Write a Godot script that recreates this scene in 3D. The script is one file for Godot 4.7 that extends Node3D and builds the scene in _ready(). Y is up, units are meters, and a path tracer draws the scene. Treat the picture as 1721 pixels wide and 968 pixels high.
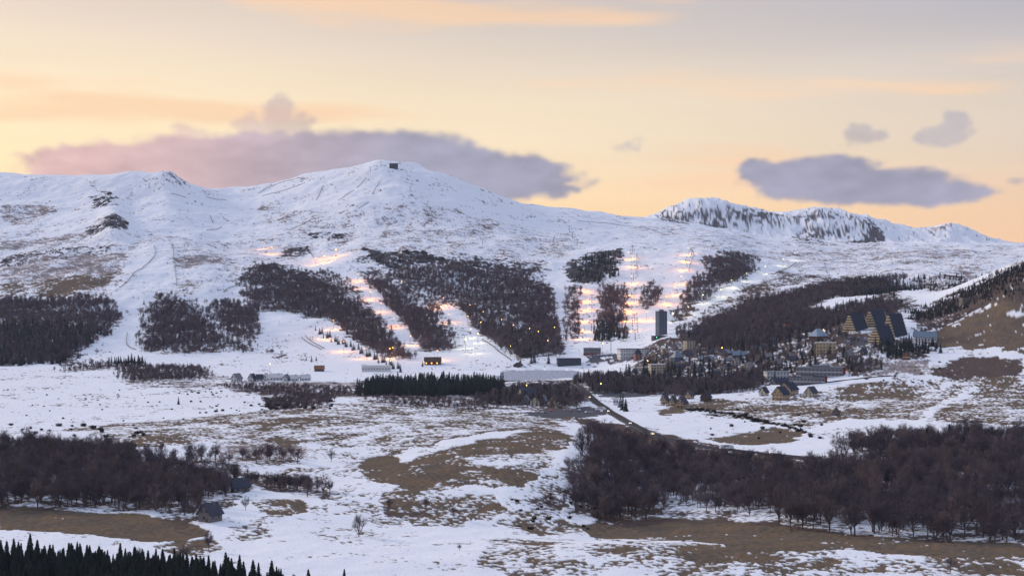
extends Node3D
# A ski resort under a snowy mountain at dusk, seen from a hillside across the valley. Metres, y up, the eye at (0, 110, 0) looking towards -z.

const RAIL_COUNT := 26
const RAIL_DISTANCE := [
	[15],
	[120],
	[320],
	[600],
	[690],
	[800],
	[900],
	[1020],
	[1160],
	[1320],
	[1550],
	[1850],
	[2050],
	[2200],
	[2300],
	[2700],
	[3000],
	[3350],
	[3750],
	[4150],
	[4700, 4699, 4696, 4693, 4687, 4681, 4674, 4665, 4656, 4646, 4636, 4624, 4613, 4601, 4584, 4557, 4522, 4484, 4445, 4409, 4378, 4358, 4350, 4402, 4512, 4593, 4596, 4583, 4561, 4535, 4507, 4482, 4462, 4451, 4450, 4450, 4450, 4450, 4465, 4498, 4541, 4588, 4637, 4698, 4766, 4837, 4904, 4973, 5045, 5115, 5172, 5213, 5247, 5278, 5306, 5331, 5354, 5374, 5392, 5409, 5425, 5442, 5457, 5471, 5483, 5492, 5498, 5500, 5500, 5500, 5500, 5500, 5500, 5500, 5500, 5500, 5500, 5500, 5500, 5500, 5500],
	[5000, 4999, 4996, 4993, 4987, 4981, 4974, 4965, 4956, 4946, 4936, 4924, 4913, 4901, 4884, 4857, 4822, 4784, 4745, 4709, 4678, 4658, 4650, 4702, 4812, 4893, 4896, 4883, 4861, 4835, 4807, 4782, 4762, 4751, 4750, 4750, 4750, 4750, 4765, 4798, 4841, 4888, 4937, 4998, 5066, 5137, 5204, 5273, 5345, 5415, 5472, 5513, 5547, 5578, 5606, 5631, 5654, 5674, 5692, 5709, 5725, 5742, 5757, 5771, 5783, 5792, 5798, 5800, 5800, 5800, 5800, 5800, 5800, 5800, 5800, 5800, 5800, 5800, 5800, 5800, 5800],
	[6150],
	[6900],
	[8000],
	[9600],
]
const RAIL_HEIGHT := [
	[98],
	[66],
	[6, 6, 6, 6, 6, 6, 6, 6, 6, 6, 6, 6, 6, 6, 6, 6, 6, 5.9, 5.9, 5.9, 5.8, 5.8, 5.7, 5.6, 5.6, 5.5, 5.4, 5.3, 5.3, 5.2, 5.1, 5, 4.9, 4.8, 4.7, 4.6, 4.4, 4.3, 4.2, 4.1, 4, 3.9, 3.8, 3.7, 3.6, 3.5, 3.3, 3.2, 3.1, 3, 2.9, 2.8, 2.8, 2.7, 2.6, 2.5, 2.4, 2.4, 2.3, 2.2, 2.2, 2.1, 2.1, 2.1, 2, 2, 2, 2, 2, 2, 2, 2, 2, 2, 2, 2, 2, 2, 2, 2, 2],
	[14, 14, 13.9, 13.9, 13.8, 13.7, 13.5, 13.4, 13.2, 13, 12.8, 12.5, 12.3, 12, 11.7, 11.1, 10.4, 9.6, 8.6, 7.6, 6.5, 5.5, 4.5, 3.5, 2.3, 1, -0.4, -1.7, -2.8, -3.6, -4, -4, -4, -4, -4, -4, -4, -4, -4, -4, -4, -4, -4, -3.9, -3.9, -3.9, -3.8, -3.8, -3.7, -3.7, -3.6, -3.6, -3.5, -3.5, -3.4, -3.4, -3.3, -3.3, -3.2, -3.2, -3.1, -3.1, -3.1, -3.1, -3, -3, -3, -3, -3, -3, -3, -3, -3, -3, -3, -3, -3, -3, -3, -3, -3],
	[1, 1, 1, 1, 1, 1, 1, 1, 1, 1, 1, 1, 1, 1, 1, 0.8, 0.6, 0.3, -0.1, -0.4, -0.6, -0.9, -1, -1, -1, -1, -1, -1, -1, -1, -1, -1, -1, -1, -0.9, -0.8, -0.7, -0.6, -0.5, -0.4, -0.3, -0.2, -0.1, -0, -0, -0, -0, -0, -0.1, -0.1, -0.2, -0.2, -0.3, -0.3, -0.4, -0.5, -0.5, -0.6, -0.7, -0.7, -0.8, -0.8, -0.9, -0.9, -1, -1, -1, -1, -1, -1, -1, -1, -1, -1, -1, -1, -1, -1, -1, -1, -1],
	[0, 0, 0, 0, 0, 0, 0, 0, 0, 0, 0, 0, 0, 0, 0, 0, 0, 0, 0, 0, 0, 0, 0, 0, 0, 0, -0, -0.1, -0.3, -0.6, -0.9, -1.3, -1.7, -2.2, -2.6, -3, -3.4, -3.8, -4.3, -4.8, -5.3, -5.9, -6.5, -7.3, -8.1, -8.8, -9, -8.9, -8.8, -8.6, -8.3, -8, -7.6, -7.2, -6.9, -6.5, -6.2, -6, -5.7, -5.5, -5.2, -4.9, -4.7, -4.5, -4.3, -4.1, -4, -4, -4, -4, -4, -4, -4, -4, -4, -4, -4, -4, -4, -4, -4],
	[3, 3, 3, 3, 3, 3, 3, 3, 3, 3, 3, 3, 3, 3, 2.9, 2.7, 2.3, 1.9, 1.4, 0.9, 0.5, 0.2, 0, 0, 0, 0, 0, 0, 0, 0, 0.2, 0.6, 1.1, 1.5, 1.9, 2, 2, 2, 2, 2, 1.9, 0.7, -1.4, -3.7, -6.7, -10.4, -12, -11.8, -11.3, -10.6, -9.8, -8.9, -8.1, -7.4, -6.6, -5.7, -4.8, -4, -3.2, -2.5, -2, -1.6, -1.2, -0.8, -0.5, -0.2, -0.1, 0, 0, 0, 0, 0, 0, 0, 0, 0, 0, 0, 0, 0, 0],
	[6, 6, 6, 6, 6, 6, 6, 6, 6, 6, 6, 6, 6, 6, 6, 5.8, 5.6, 5.3, 4.9, 4.6, 4.4, 4.1, 4, 4, 4, 4, 4, 4, 4, 4, 4, 4, 4, 4.4, 5.3, 6.5, 7.7, 8.6, 9, 9, 9, 9, 9, 9, 6, 0, -6, -9, -8.7, -8, -7.1, -6.1, -5.2, -4.3, -3.4, -2.4, -1.5, -0.5, 0.4, 1.2, 2, 2.7, 3.5, 4.3, 5, 5.5, 5.9, 6, 6, 6, 6, 6, 6, 6, 6, 6, 6, 6, 6, 6, 6],
	[7, 7, 7, 7, 7, 7, 7, 7, 7, 7, 7, 7, 7, 7, 7, 7.1, 7.2, 7.4, 7.5, 7.7, 7.8, 7.9, 8, 8, 7.9, 7.8, 7.7, 7.5, 7.4, 7.2, 7.1, 7, 7, 7.1, 7.3, 7.5, 7.8, 8.1, 8.4, 8.7, 8.9, 9, 8.6, 7.2, 5.1, 0.8, -3.7, -3.8, -3.1, -2.2, -1.4, -0.9, -0.6, -0.3, 0.1, 0.7, 1.5, 2.4, 3.3, 4.2, 5, 5.8, 6.8, 7.7, 8.6, 9.4, 9.8, 10, 10, 10, 10, 10, 10, 10, 10, 10, 10, 10, 10, 10, 10],
	[-3, -3, -3, -3, -3, -3, -3, -3, -3, -3, -3, -3, -3, -3, -2.9, -2.7, -2.2, -1.7, -1.1, -0.4, 0.3, 1, 1.7, 2.3, 3.1, 3.9, 4.8, 5.4, 5.9, 6, 6, 5.9, 5.9, 5.8, 5.7, 5.5, 5.4, 5.2, 5, 4.6, 3.7, 2.6, 1.5, 0.6, 0, 0, 0, 0, 0, 0, 0, 0, 0.2, 0.6, 1.1, 1.8, 2.6, 3.4, 4.3, 5.2, 6.1, 7, 7.8, 8.5, 9.2, 9.6, 9.9, 10, 10, 10, 10, 10, 10, 10, 10, 10, 10, 10, 10, 10, 10],
	[-3, -3, -3, -3, -3, -3, -3, -3, -3, -3, -3, -3, -3, -3, -3, -2.9, -2.9, -2.8, -2.7, -2.5, -2.4, -2.2, -2.1, -1.9, -1.7, -1.4, -1.1, -0.8, -0.3, 0.1, 1.1, 2.3, 3.4, 4, 3.7, 2.9, 1.7, 0.7, 0, -0.2, -0.5, -0.7, -0.8, -0.9, -1, -1, -0.8, -0.6, -0.3, -0, 0.3, 0.7, 1.2, 1.7, 2.2, 2.8, 3.4, 4, 4.7, 5.3, 6, 6.8, 7.9, 9.1, 10.2, 11.1, 11.8, 12, 12, 12, 12, 12, 12, 12, 12, 12, 12, 12, 12, 12, 12],
	[-3, -3, -3, -3, -3, -3, -3, -3, -3, -3, -3, -3, -3, -3, -3, -2.9, -2.9, -2.8, -2.7, -2.5, -2.4, -2.2, -2.1, -1.9, -1.8, -1.6, -1.5, -1.3, -1.2, -1.1, -1.1, -1, -1, -1, -1, -1, -1, -1, -1, -1, -1, -0.9, -0.7, -0.4, -0.1, 0.2, 0.8, 1.4, 2.2, 3.2, 4.3, 5.5, 7.6, 10.5, 14, 19.1, 24.8, 29.8, 34.9, 38.5, 39.3, 39.6, 40.1, 41.3, 43.3, 46, 50.7, 55.4, 59.5, 63.8, 68.4, 73, 77.5, 82, 86.1, 89.9, 93.3, 96.1, 98.2, 99.5, 100],
	[-3, -3, -3, -3, -3, -3, -3, -3, -3, -3, -3, -3, -3, -3, -3, -3, -2.9, -2.9, -2.8, -2.7, -2.6, -2.5, -2.4, -2.3, -2.2, -2, -1.9, -1.7, -1.6, -1.4, -1.3, -1.1, -1, -0.8, -0.5, -0.2, 0.1, 0.4, 0.6, 0.9, 1, 1.1, 1.2, 1.3, 1.5, 2.9, 6.2, 10.2, 13.7, 17.3, 21.2, 25.8, 31.3, 37.4, 43.6, 50.7, 57.7, 62.4, 65.7, 67.8, 68, 68, 68.1, 74.5, 86.4, 100.5, 119.5, 132.7, 140.6, 148.3, 155.8, 163, 169.8, 176.2, 182, 187.1, 191.5, 195.1, 197.8, 199.4, 200],
	[-1, -1, -1, -1, -1, -1, -1, -1, -1, -1, -1, -1, -1, -1, -1, -1, -0.9, -0.8, -0.7, -0.6, -0.5, -0.4, -0.3, -0.1, 0, 0.2, 0.3, 0.5, 0.6, 0.7, 0.8, 0.9, 1, 1.1, 1.1, 1.2, 1.2, 1.3, 1.4, 1.4, 1.5, 1.7, 2, 2.5, 3.1, 6.8, 13.7, 20.9, 30.1, 32.3, 32.6, 33.8, 39.2, 46.8, 53.5, 59.8, 65.7, 70.5, 74.1, 77, 79.3, 80.8, 83.5, 91.6, 103.5, 116.3, 131.2, 142.8, 151.6, 160.4, 169.3, 177.9, 186.3, 194.2, 201.5, 208.1, 213.8, 218.5, 222, 224.2, 225],
	[0.4, 0.4, 0.4, 0.4, 0.4, 0.4, 0.4, 0.4, 0.4, 0.4, 0.4, 0.4, 0.4, 0.4, 0.5, 0.6, 0.7, 0.9, 1.2, 1.4, 1.8, 2.1, 2.5, 2.9, 3.3, 3.7, 4.1, 4.5, 4.9, 5.4, 5.9, 6.5, 7, 7.5, 7.9, 8.4, 8.9, 9.5, 10.5, 11.8, 13.3, 14.8, 16.2, 17.5, 19.2, 22, 26.6, 32.4, 42.6, 44.1, 42, 41.8, 47.1, 55, 61.5, 67, 72.2, 77.1, 81.5, 85.6, 89.4, 92.9, 97.7, 106.4, 117.5, 128.2, 139.6, 149.2, 157.7, 166.6, 175.6, 184.6, 193.5, 201.9, 209.9, 217.1, 223.4, 228.6, 232.5, 235, 235.9],
	[59.1, 59.1, 59.1, 59.1, 59.1, 59.1, 59.1, 59.1, 59.1, 59.1, 59.1, 59.1, 59.1, 59.1, 59.1, 58.9, 58.7, 58.4, 58, 57.6, 57.1, 56.7, 56.3, 55.8, 55.4, 54.8, 54, 52.4, 50.9, 50.5, 50.5, 50.5, 50.5, 50.5, 50.5, 50.5, 50.5, 50.5, 50.5, 50.5, 50.5, 50.5, 50.5, 50.6, 50.8, 51, 51.4, 52.8, 56, 57.8, 59.5, 62.5, 68.6, 75.9, 81.4, 85.4, 88.9, 92.2, 95.4, 98.4, 101.1, 103.7, 106.5, 109.9, 113.6, 117.3, 120.7, 123.7, 126.5, 129.4, 132.3, 135.3, 138.2, 141, 143.6, 146, 148.1, 149.8, 151.1, 151.9, 152.2],
	[105.7, 105.7, 105.7, 105.7, 105.7, 105.7, 105.7, 105.7, 105.7, 105.7, 105.7, 105.7, 105.7, 105.7, 106.2, 107.7, 109.8, 111.9, 113.5, 114.3, 114.3, 114.3, 114.3, 112.9, 109.9, 106.9, 105.3, 104.4, 103.8, 103.6, 103.6, 103.6, 103.6, 103.6, 103.6, 103.6, 103.6, 103.6, 103.6, 103.6, 103.6, 103.6, 103.8, 104.4, 105.3, 106.4, 107.6, 109.1, 111.3, 113.4, 114.3, 114.3, 114.3, 114.3, 114.3, 115.6, 117.8, 119.8, 121.8, 123.8, 125.8, 127.7, 129.4, 130.9, 132.4, 133.8, 134.9, 135.7, 136.3, 136.9, 137.5, 138, 138.6, 139.1, 139.5, 139.9, 140.3, 140.5, 140.8, 140.9, 140.9],
	[162.4, 162.4, 162.4, 162.4, 162.4, 162.4, 162.4, 162.4, 162.4, 162.4, 162.4, 162.4, 162.4, 162.4, 162.9, 164.5, 166.8, 169.4, 172, 174.2, 176.2, 178.2, 179.1, 176.1, 169.5, 163.7, 162.4, 162.4, 162.4, 162.5, 165.1, 169.2, 172.2, 174.3, 176, 176.7, 176, 174.3, 172.1, 169.7, 166, 162.6, 162.6, 163.3, 164.4, 165.7, 166.9, 168.2, 169.8, 171.3, 171.9, 168.6, 161.3, 153.9, 149.9, 147.7, 146.2, 145.7, 146.6, 148.3, 150.5, 152.7, 154.2, 155.5, 156.8, 157.8, 158.6, 158.8, 158.8, 158.8, 158.8, 158.8, 158.8, 158.8, 158.8, 158.8, 158.8, 158.8, 158.8, 158.8, 158.8],
	[232.6, 232.6, 232.6, 232.6, 232.6, 232.6, 232.6, 232.6, 232.6, 232.6, 232.6, 232.6, 232.6, 232.6, 233.2, 234.9, 237.3, 241.7, 251.5, 272.5, 253.1, 248.6, 246.1, 239.6, 230.7, 223.5, 222.1, 223.4, 225.6, 227.9, 231.1, 234.9, 238.3, 240.4, 240.4, 239.2, 237.3, 235, 231, 225.5, 220, 215.9, 213.8, 211.9, 210.3, 209.2, 208.7, 208.6, 208.6, 208.6, 208.6, 204.5, 195.4, 186.1, 181.3, 178.9, 177.2, 176.7, 176.8, 177.3, 177.9, 178.6, 179.4, 180.2, 180.9, 181.5, 181.9, 182, 182, 182, 182, 182, 182, 182, 182, 182, 182, 182, 182, 182, 182],
	[315.1, 315.1, 315.1, 315.1, 315.1, 315.1, 315.1, 315.1, 315.1, 315.1, 315.1, 315.1, 315.1, 315.1, 315.5, 316.9, 319.3, 322.4, 328, 336.5, 328.8, 333.6, 337.2, 316.8, 307.5, 301.5, 300.8, 305.7, 313.5, 321.5, 332.3, 344.8, 356.1, 362.9, 362.1, 353.1, 339.9, 326.8, 311.8, 294.6, 278.7, 267.9, 263, 259.4, 256.6, 254.2, 252.1, 250.4, 249.1, 247.8, 245.7, 239.1, 227.8, 216.8, 210.9, 207.5, 205.2, 204.4, 204.4, 204.4, 204.4, 204.4, 204.4, 204.4, 204.4, 204.4, 204.4, 204.4, 204.4, 204.4, 204.4, 204.4, 204.4, 204.4, 204.4, 204.4, 204.4, 204.4, 204.4, 204.4, 204.4],
	[417.4, 417.7, 418.3, 419.2, 420.3, 421.6, 423, 424.3, 425.5, 426.6, 427.4, 427.8, 427.8, 427.3, 425.2, 421.1, 415.6, 411.3, 408.7, 406.5, 408.8, 409, 408.5, 383.2, 378.5, 381.3, 385, 391.9, 404.1, 413.9, 420.3, 427.6, 436.6, 446.8, 441.8, 428, 415.1, 400.7, 383, 366, 350.3, 339.7, 332.3, 329, 327.5, 324.2, 317.7, 314.3, 311.3, 305.4, 297.8, 290.1, 282, 274.4, 269, 264.4, 260.3, 256.8, 254.5, 253.5, 253, 252.7, 252.5, 252.1, 251.3, 250.3, 249.3, 248.8, 248.5, 248.3, 248.1, 247.9, 247.7, 247.5, 247.3, 247.2, 247.1, 247, 246.9, 246.9, 246.9],
	[422.8, 423.1, 423.7, 424.8, 426, 427.4, 428.9, 430.4, 431.8, 433, 433.9, 434.4, 434.5, 434.1, 431.9, 427.7, 422.2, 417.8, 415.3, 413.3, 416, 416.3, 415.8, 388.4, 382.7, 385.1, 389, 396.5, 409.6, 420.2, 427.3, 435.2, 445, 458.3, 458.8, 460, 422.4, 403.4, 384.5, 366.1, 349.1, 337.7, 329.7, 326, 324.1, 320.6, 313.5, 309.9, 306.7, 300.3, 292.4, 284.5, 276.1, 268.4, 262.9, 258.3, 254.2, 250.9, 248.7, 247.9, 247.6, 247.5, 247.5, 247.2, 246.5, 245.5, 244.5, 244, 243.7, 243.5, 243.2, 243, 242.8, 242.6, 242.5, 242.3, 242.2, 242.1, 242, 242, 242],
	[249.9, 249.9, 249.9, 249.9, 249.9, 249.9, 249.9, 249.9, 249.9, 249.9, 249.9, 249.9, 249.9, 249.9, 249.9, 249.9, 249.9, 249.9, 249.9, 249.9, 249.9, 249.9, 249.9, 249.9, 249.9, 249.9, 249.9, 249.9, 249.9, 249.9, 249.9, 249.9, 249.9, 249.9, 249.9, 249.9, 249.9, 249.9, 249.9, 249.9, 249.9, 249.9, 251.2, 256.1, 262.5, 268.4, 271.6, 271.7, 271.1, 270.3, 269.2, 268.1, 266.9, 265.9, 265, 264.3, 263.5, 262.7, 261.9, 261.1, 260.3, 259.6, 258.9, 258.2, 257.7, 257.2, 256.8, 256.5, 256.2, 255.9, 255.7, 255.5, 255.2, 255, 254.9, 254.7, 254.6, 254.4, 254.4, 254.3, 254.3],
	[217.9, 217.9, 218, 218.1, 218.2, 218.3, 218.5, 218.7, 218.9, 219.1, 219.4, 219.7, 220.1, 220.4, 220.8, 221.3, 221.7, 222.2, 222.7, 223.3, 223.8, 224.4, 225.1, 225.7, 226.4, 227.1, 227.8, 228.6, 229.4, 230.2, 231.1, 232, 232.9, 233.8, 234.7, 235.7, 236.7, 237.8, 238.8, 239.9, 241, 242.2, 247.7, 266.1, 293.1, 324.2, 354.7, 392.7, 426.2, 463.4, 479.9, 467.5, 448, 428.7, 419.5, 426.4, 437.7, 431.5, 416.3, 398.1, 375.1, 356.3, 355.7, 367.5, 348.4, 320.2, 292.7, 282.4, 277.2, 274.3, 271.5, 268.8, 266.2, 263.8, 261.6, 259.6, 258, 256.6, 255.6, 254.9, 254.7],
	[57.9, 57.9, 58, 58.1, 58.2, 58.3, 58.5, 58.7, 58.9, 59.1, 59.4, 59.7, 60.1, 60.4, 60.8, 61.3, 61.7, 62.2, 62.7, 63.3, 63.8, 64.4, 65.1, 65.7, 66.4, 67.1, 67.8, 68.6, 69.4, 70.2, 71.1, 72, 72.9, 73.8, 74.7, 75.7, 76.7, 77.8, 78.8, 79.9, 81, 82.2, 87.7, 106.1, 133.1, 164.2, 194.7, 232.7, 266.2, 303.4, 319.9, 307.5, 288, 268.7, 259.5, 266.4, 277.7, 271.5, 256.3, 238.1, 215.1, 196.3, 195.7, 207.5, 188.4, 160.2, 132.7, 122.4, 117.2, 114.3, 111.5, 108.8, 106.2, 103.8, 101.6, 99.6, 98, 96.6, 95.6, 94.9, 94.7],
	[60],
]
const LAKE_SHORE := [-15.8, -1980, -12, -2184, 35.1, -2218, 81.9, -2204, 99.7, -2132, 90.2, -2038, 31.3, -1978]
const GROUND_COVER := [
	["grass", 0.38, [-230.8, -1508, 75.2, -1516, 53.8, -1084, 31.3, -884, -0.1, -800, -62.6, -798, -151, -964]],
	["grass", 0.48, [-5.5, -760, 60.1, -706, 212.3, -694, 217.1, -650, 205.7, -616, 8.8, -630, -14.4, -670]],
	["litter", 0.85, [224.8, -2262, 326.8, -2708, 400.2, -2818, 478, -2864, 566.5, -2954, 688.3, -2936, 633.1, -2742, 530.1, -2764, 424, -2462, 436.9, -2278, 522.4, -2372, 529.4, -2258, 487, -2142, 407.7, -2050, 340.8, -2042, 291.9, -2108, 252.1, -2220]],
	["litter", 0.85, [491.4, -2096, 589.9, -2244, 647.9, -2118, 708, -2120, 654.6, -1960, 597.7, -1954, 557.5, -2012, 493.4, -1984]],
	["heath", 0.38, [-1191.8, -3682, -850.9, -3624, -697.1, -3628, -545.5, -3738, -372.4, -3486, -500.2, -3194, -577.8, -2900, -700.1, -2894, -945.8, -2922]],
	["heath", 0.4, [-639.4, -4178, -362.8, -3918, -144.6, -4046, 56.8, -4044, 193.1, -3894, 92.2, -3262, -117.2, -3280, -315.6, -3408, -503.4, -3536]],
	["heath", 0.36, [306.7, -4324, 707.1, -4526, 1083, -4764, 1385.7, -4530, 639.9, -2092, 484.7, -3102, 371.6, -3272]],
	["rock", 0.34, [-548.1, -3348, -347, -3248, -287.1, -3358, -121.1, -3390, 106.4, -3344, 97.3, -3058, 36.5, -2596, -61.2, -2844, -168.2, -2948, -288.4, -3114, -377.3, -2944, -489.1, -2988]],
	["litter", 0.5, [-510.4, -3118, -339.9, -3182, -183.3, -3212, 45.9, -3266, 70.5, -2346, 16, -2308, -96.7, -2708, -185.1, -2362, -350.4, -2734, -442.5, -2826]],
	["litter", 0.55, [289.8, -2816, 494.5, -3316, 717, -3154, 532.4, -2204, 377.8, -1970, 252.1, -2220]],
	["litter", 0.82, [50.9, -1440, 95, -1340, 156.7, -1132, 233.2, -1026, 262.8, -1156, 344.4, -1126, 292.4, -956, 158.4, -1014, 75.6, -1122]],
	["heath", 0.42, [-163.4, -1764, -60.3, -1688, 10.5, -1508, 71.5, -1442, 67.5, -1362, -29.9, -1392, -141.5, -1528]],
	["heath", 0.6, [-1054.1, -3446, -887.1, -3370, -755.8, -3372, -717.2, -3278, -743.9, -3168, -826.6, -3140, -875.3, -3076, -956.2, -3126]],
	["grass", 0.72, [-885.6, -3112, -790.1, -3128, -742.9, -3188, -730.3, -3064, -720.7, -2936, -818.3, -2912, -869.8, -2982]],
	["grass", 0.62, [-945.2, -3090, -909.5, -3118, -845.4, -2916, -884.1, -2890]],
	["heath", 0.62, [-1113.5, -3640, -1039.3, -3652, -942.6, -3680, -930.6, -3764, -894.3, -3752, -866.8, -3760, -842.6, -3616, -955.6, -3630, -1028.6, -3570, -1074.3, -3512]],
	["rock", 0.55, [-938.5, -3664, -926.2, -3746, -896.2, -3760, -861.8, -3750, -839.4, -3602, -896, -3598]],
	["rock", 0.55, [-1043.8, -4162, -1037.3, -4226, -999.7, -4194, -960.5, -4060, -969.9, -3980, -1021.8, -4074]],
	["heath", 0.52, [-1256.6, -4108, -1146.5, -4132, -1106.5, -4066, -1119.7, -3886, -1199.7, -3922]],
	["heath", 0.4, [-1157.5, -3784, -1067.9, -3800, -1043.8, -3668, -1121.4, -3666]],
	["heath", 0.42, [-819.7, -3600, -735.5, -3564, -691.2, -3532, -778.2, -3528]],
	["heath", 0.55, [-676.4, -3306, -630.3, -3342, -550.7, -3364, -571.9, -3280, -632.8, -3176, -657.9, -3216]],
	["rock", 0.5, [-914.5, -4320, -1825.3, -9000, -848.2, -4350, -854.8, -4290]],
	["rock", 0.42, [-1037, -3390, -995.4, -3498, -883.5, -3498, -826.6, -3468, -812.6, -3384, -910.5, -3324, -1001.5, -3274]],
	["litter", 0.6, [-675, -3110, -656.1, -3152, -636.9, -3060, -642.8, -2962]],
	["heath", 0.46, [-629.3, -4210, -540, -4100, -543.8, -4020, -612, -4094]],
	["heath", 0.4, [-458.9, -3906, -325.7, -3810, -188.5, -3774, -42.1, -3886, 26.8, -3862, -26.2, -3594, -199.6, -3498, -388.2, -3634]],
	["rock", 0.62, [-462.8, -3768, -371.3, -3724, -369.4, -3640, -446.4, -3688]],
	["rock", 0.6, [-480.5, -3552, -435.3, -3596, -419.1, -3412, -477.3, -3438]],
	["rock", 0.78, [-301.2, -3410, -242.8, -3406, -193, -3382, -136.7, -3330, -130.3, -3258, -169.2, -3272, -207.4, -3232, -240.1, -3208, -269.3, -3286]],
	["rock", 0.56, [-137.3, -3344, -72.8, -3386, 34.7, -3306, 32.8, -3126, -0.5, -3000, -76.6, -3056, -123.2, -3136]],
	["rock", 0.52, [-506.6, -3310, -414.7, -3236, -350.4, -3124, -341.8, -3000, -414.2, -3062, -486.7, -3180]],
	["rock", 0.78, [103.3, -3246, 124.8, -3360, 173.9, -3506, 234.5, -3576, 208.9, -3274, 177.9, -3138, 135.6, -3064, 104.8, -3120]],
	["rock", 0.6, [381.4, -3276, 427.9, -3444, 508.2, -3624, 460.4, -3226, 392.3, -3070, 366.4, -3128]],
	["heath", 0.42, [-0.7, -3958, 100.9, -4082, 81.1, -3836, -0.7, -3708]],
	["heath", 0.4, [-0.6, -3620, 51.7, -3684, 47, -3350, 11, -3256]],
	["rock", 0.56, [597.6, -6792, 682.3, -6630, 792.9, -6570, 920.3, -6562, 801.9, -6454, 508.7, -4778, 413.5, -4662]],
	["rock", 0.6, [754.4, -6642, 880.9, -6706, 1081.8, -6740, 1059.1, -6628, 916.1, -6532, 787.4, -6524]],
	["rock", 0.46, [1095.8, -6636, 1222.6, -6750, 1292.4, -6616, 1001.6, -4862, 762.3, -4472]],
	["rock", 0.44, [1313.1, -6722, 1430.4, -6712, 1357.5, -6478, 1266.6, -6368]],
	["rock", 0.95, [1418.5, -6678, 1448.2, -6684, 1431.2, -6416, 1072.3, -4838, 957.1, -4744]],
	["heath", 0.62, [1648, -6704, 1781.7, -6796, 1761.3, -6700, 1675.8, -6552]],
	["heath", 0.42, [464.7, -3636, 813.6, -4242, 1032, -4150, 1199.7, -3922, 665, -2174, 807.7, -3248, 694.7, -3372, 578.8, -3468]],
	["heath", 0.52, [706.4, -3978, 803.5, -4004, 771.8, -3846, 675.1, -3802]],
	["heath", 0.56, [829.5, -3892, 950.1, -3992, 1063, -3836, 1009.2, -3642, 789.1, -3642]],
	["heath", 0.62, [891.2, -3390, 693.8, -2268, 633.2, -2070, 840.9, -3156]],
	["grass", 0.96, [464.3, -1922, 515, -1986, 551.4, -1990, 603.2, -1972, 652.6, -1954, 581.1, -1740, 546.3, -1786, 516.4, -1840, 484.8, -1844]],
	["snow", 0.9, [575.2, -1932, 592.8, -1938, 584.3, -1910, 573.4, -1910]],
	["snow", 0.75, [455.6, -1832, 489.5, -1862, 547.6, -1790, 537.8, -1758, 499.9, -1804, 452, -1792]],
	["litter", 0.8, [427.7, -1720, 486.5, -1802, 535.3, -1750, 513.3, -1678, 450.9, -1670]],
	["snow", 0.9, [435.8, -2530, 538, -2754, 568, -2596, 496.1, -2408, 446.1, -2370]],
	["snow", 0.9, [413.1, -2824, 481.6, -2948, 528.1, -2998, 501.9, -2884, 443.1, -2836]],
	["snow", 0.8, [666.5, -3002, 703.8, -3002, 656.5, -2640, 573, -2444, 640.2, -2816]],
	["grass", 0.2, [-768.9, -2252, -324.3, -2222, -213.6, -1500, -266.6, -1338, -394.7, -1156]],
	["litter", 0.5, [-518, -2206, -420.9, -2232, -316, -2018, -337.2, -1788, -446.3, -1930]],
	["litter", 0.66, [-254.1, -1700, -240.2, -1776, -179.3, -1678, -176.4, -1548, -213.6, -1500, -232.8, -1576]],
	["heath", 0.62, [-355.3, -1920, -316, -2018, -165.9, -1940, -147.5, -1656, -208.2, -1720, -280.4, -1832]],
	["grass", 0.56, [-358.5, -1326, -279, -1400, -221.8, -1484, -125.3, -1598, -55.4, -1552, -64.1, -1284, -119.2, -1116, -174.1, -1112, -253.1, -1078]],
	["grass", 0.57, [-112.6, -1436, -43, -1504, 20.6, -1470, 50.4, -1426, 29.7, -1202, -25, -1162, -65.6, -1150]],
	["grass", 0.8, [-40.8, -1142, -4.5, -1206, 34.8, -1232, 45.3, -1164, 37.3, -1054, 7.1, -1022, -21.6, -1004, -48.1, -964, -71.8, -1008, -60.8, -1066]],
	["grass", 0.74, [-92.4, -1038, -68.7, -1070, -35.7, -998, -7, -956, 20.1, -948, 6.3, -904, -25.8, -900, -50.1, -878, -76.2, -930, -91.1, -984]],
	["grass", 0.72, [-69.5, -886, -44.3, -886, -9.5, -876, -3.2, -846, -20.4, -812, -45.4, -796, -62.6, -836]],
	["grass", 0.62, [-134.4, -858, -111.8, -872, -102.4, -846, -106.2, -806, -120.8, -808]],
	["heath", 0.55, [-220.3, -1238, -155.8, -1152, -129.3, -1068, -147.7, -988, -182.2, -1024]],
	["litter", 0.6, [-246.1, -1048, -172.9, -1012, -140.7, -964, -98.9, -926, -101.4, -890, -142.6, -932, -140.8, -824, -152.2, -764, -209, -890]],
	["grass", 0.97, [-274.9, -840, -217.4, -826, -171.2, -802, -147.1, -780, -135.2, -748, -145.1, -728, -173.3, -738, -202.8, -750, -247.4, -756]],
	["grass", 0.6, [-154.6, -724, -131.7, -740, -120.9, -708, -130.9, -694, -147.8, -704]],
	["grass", 0.46, [-132.2, -774, -117.2, -784, -105.4, -740, -120.5, -736]],
	["grass", 0.9, [29.1, -824, 75.1, -882, 128.4, -822, 173.2, -762, 223.9, -732, 234.5, -702, 209.2, -684, 171.1, -688, 134.6, -702, 99.1, -698, 75.3, -758, 39.2, -790]],
	["grass", 0.62, [39.2, -790, 73.5, -740, 108.4, -694, 155, -682, 205.6, -672, 198.8, -650, 102.5, -656, 62.7, -680]],
	["grass", 0.22, [-84.4, -790, 27.7, -782, 62.2, -674, 101.6, -650, -82.5, -644, -112.1, -716]],
	["grass", 0.45, [-0.2, -874, 24.4, -862, 33.9, -798, 11, -782, -3.1, -832]],
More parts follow.
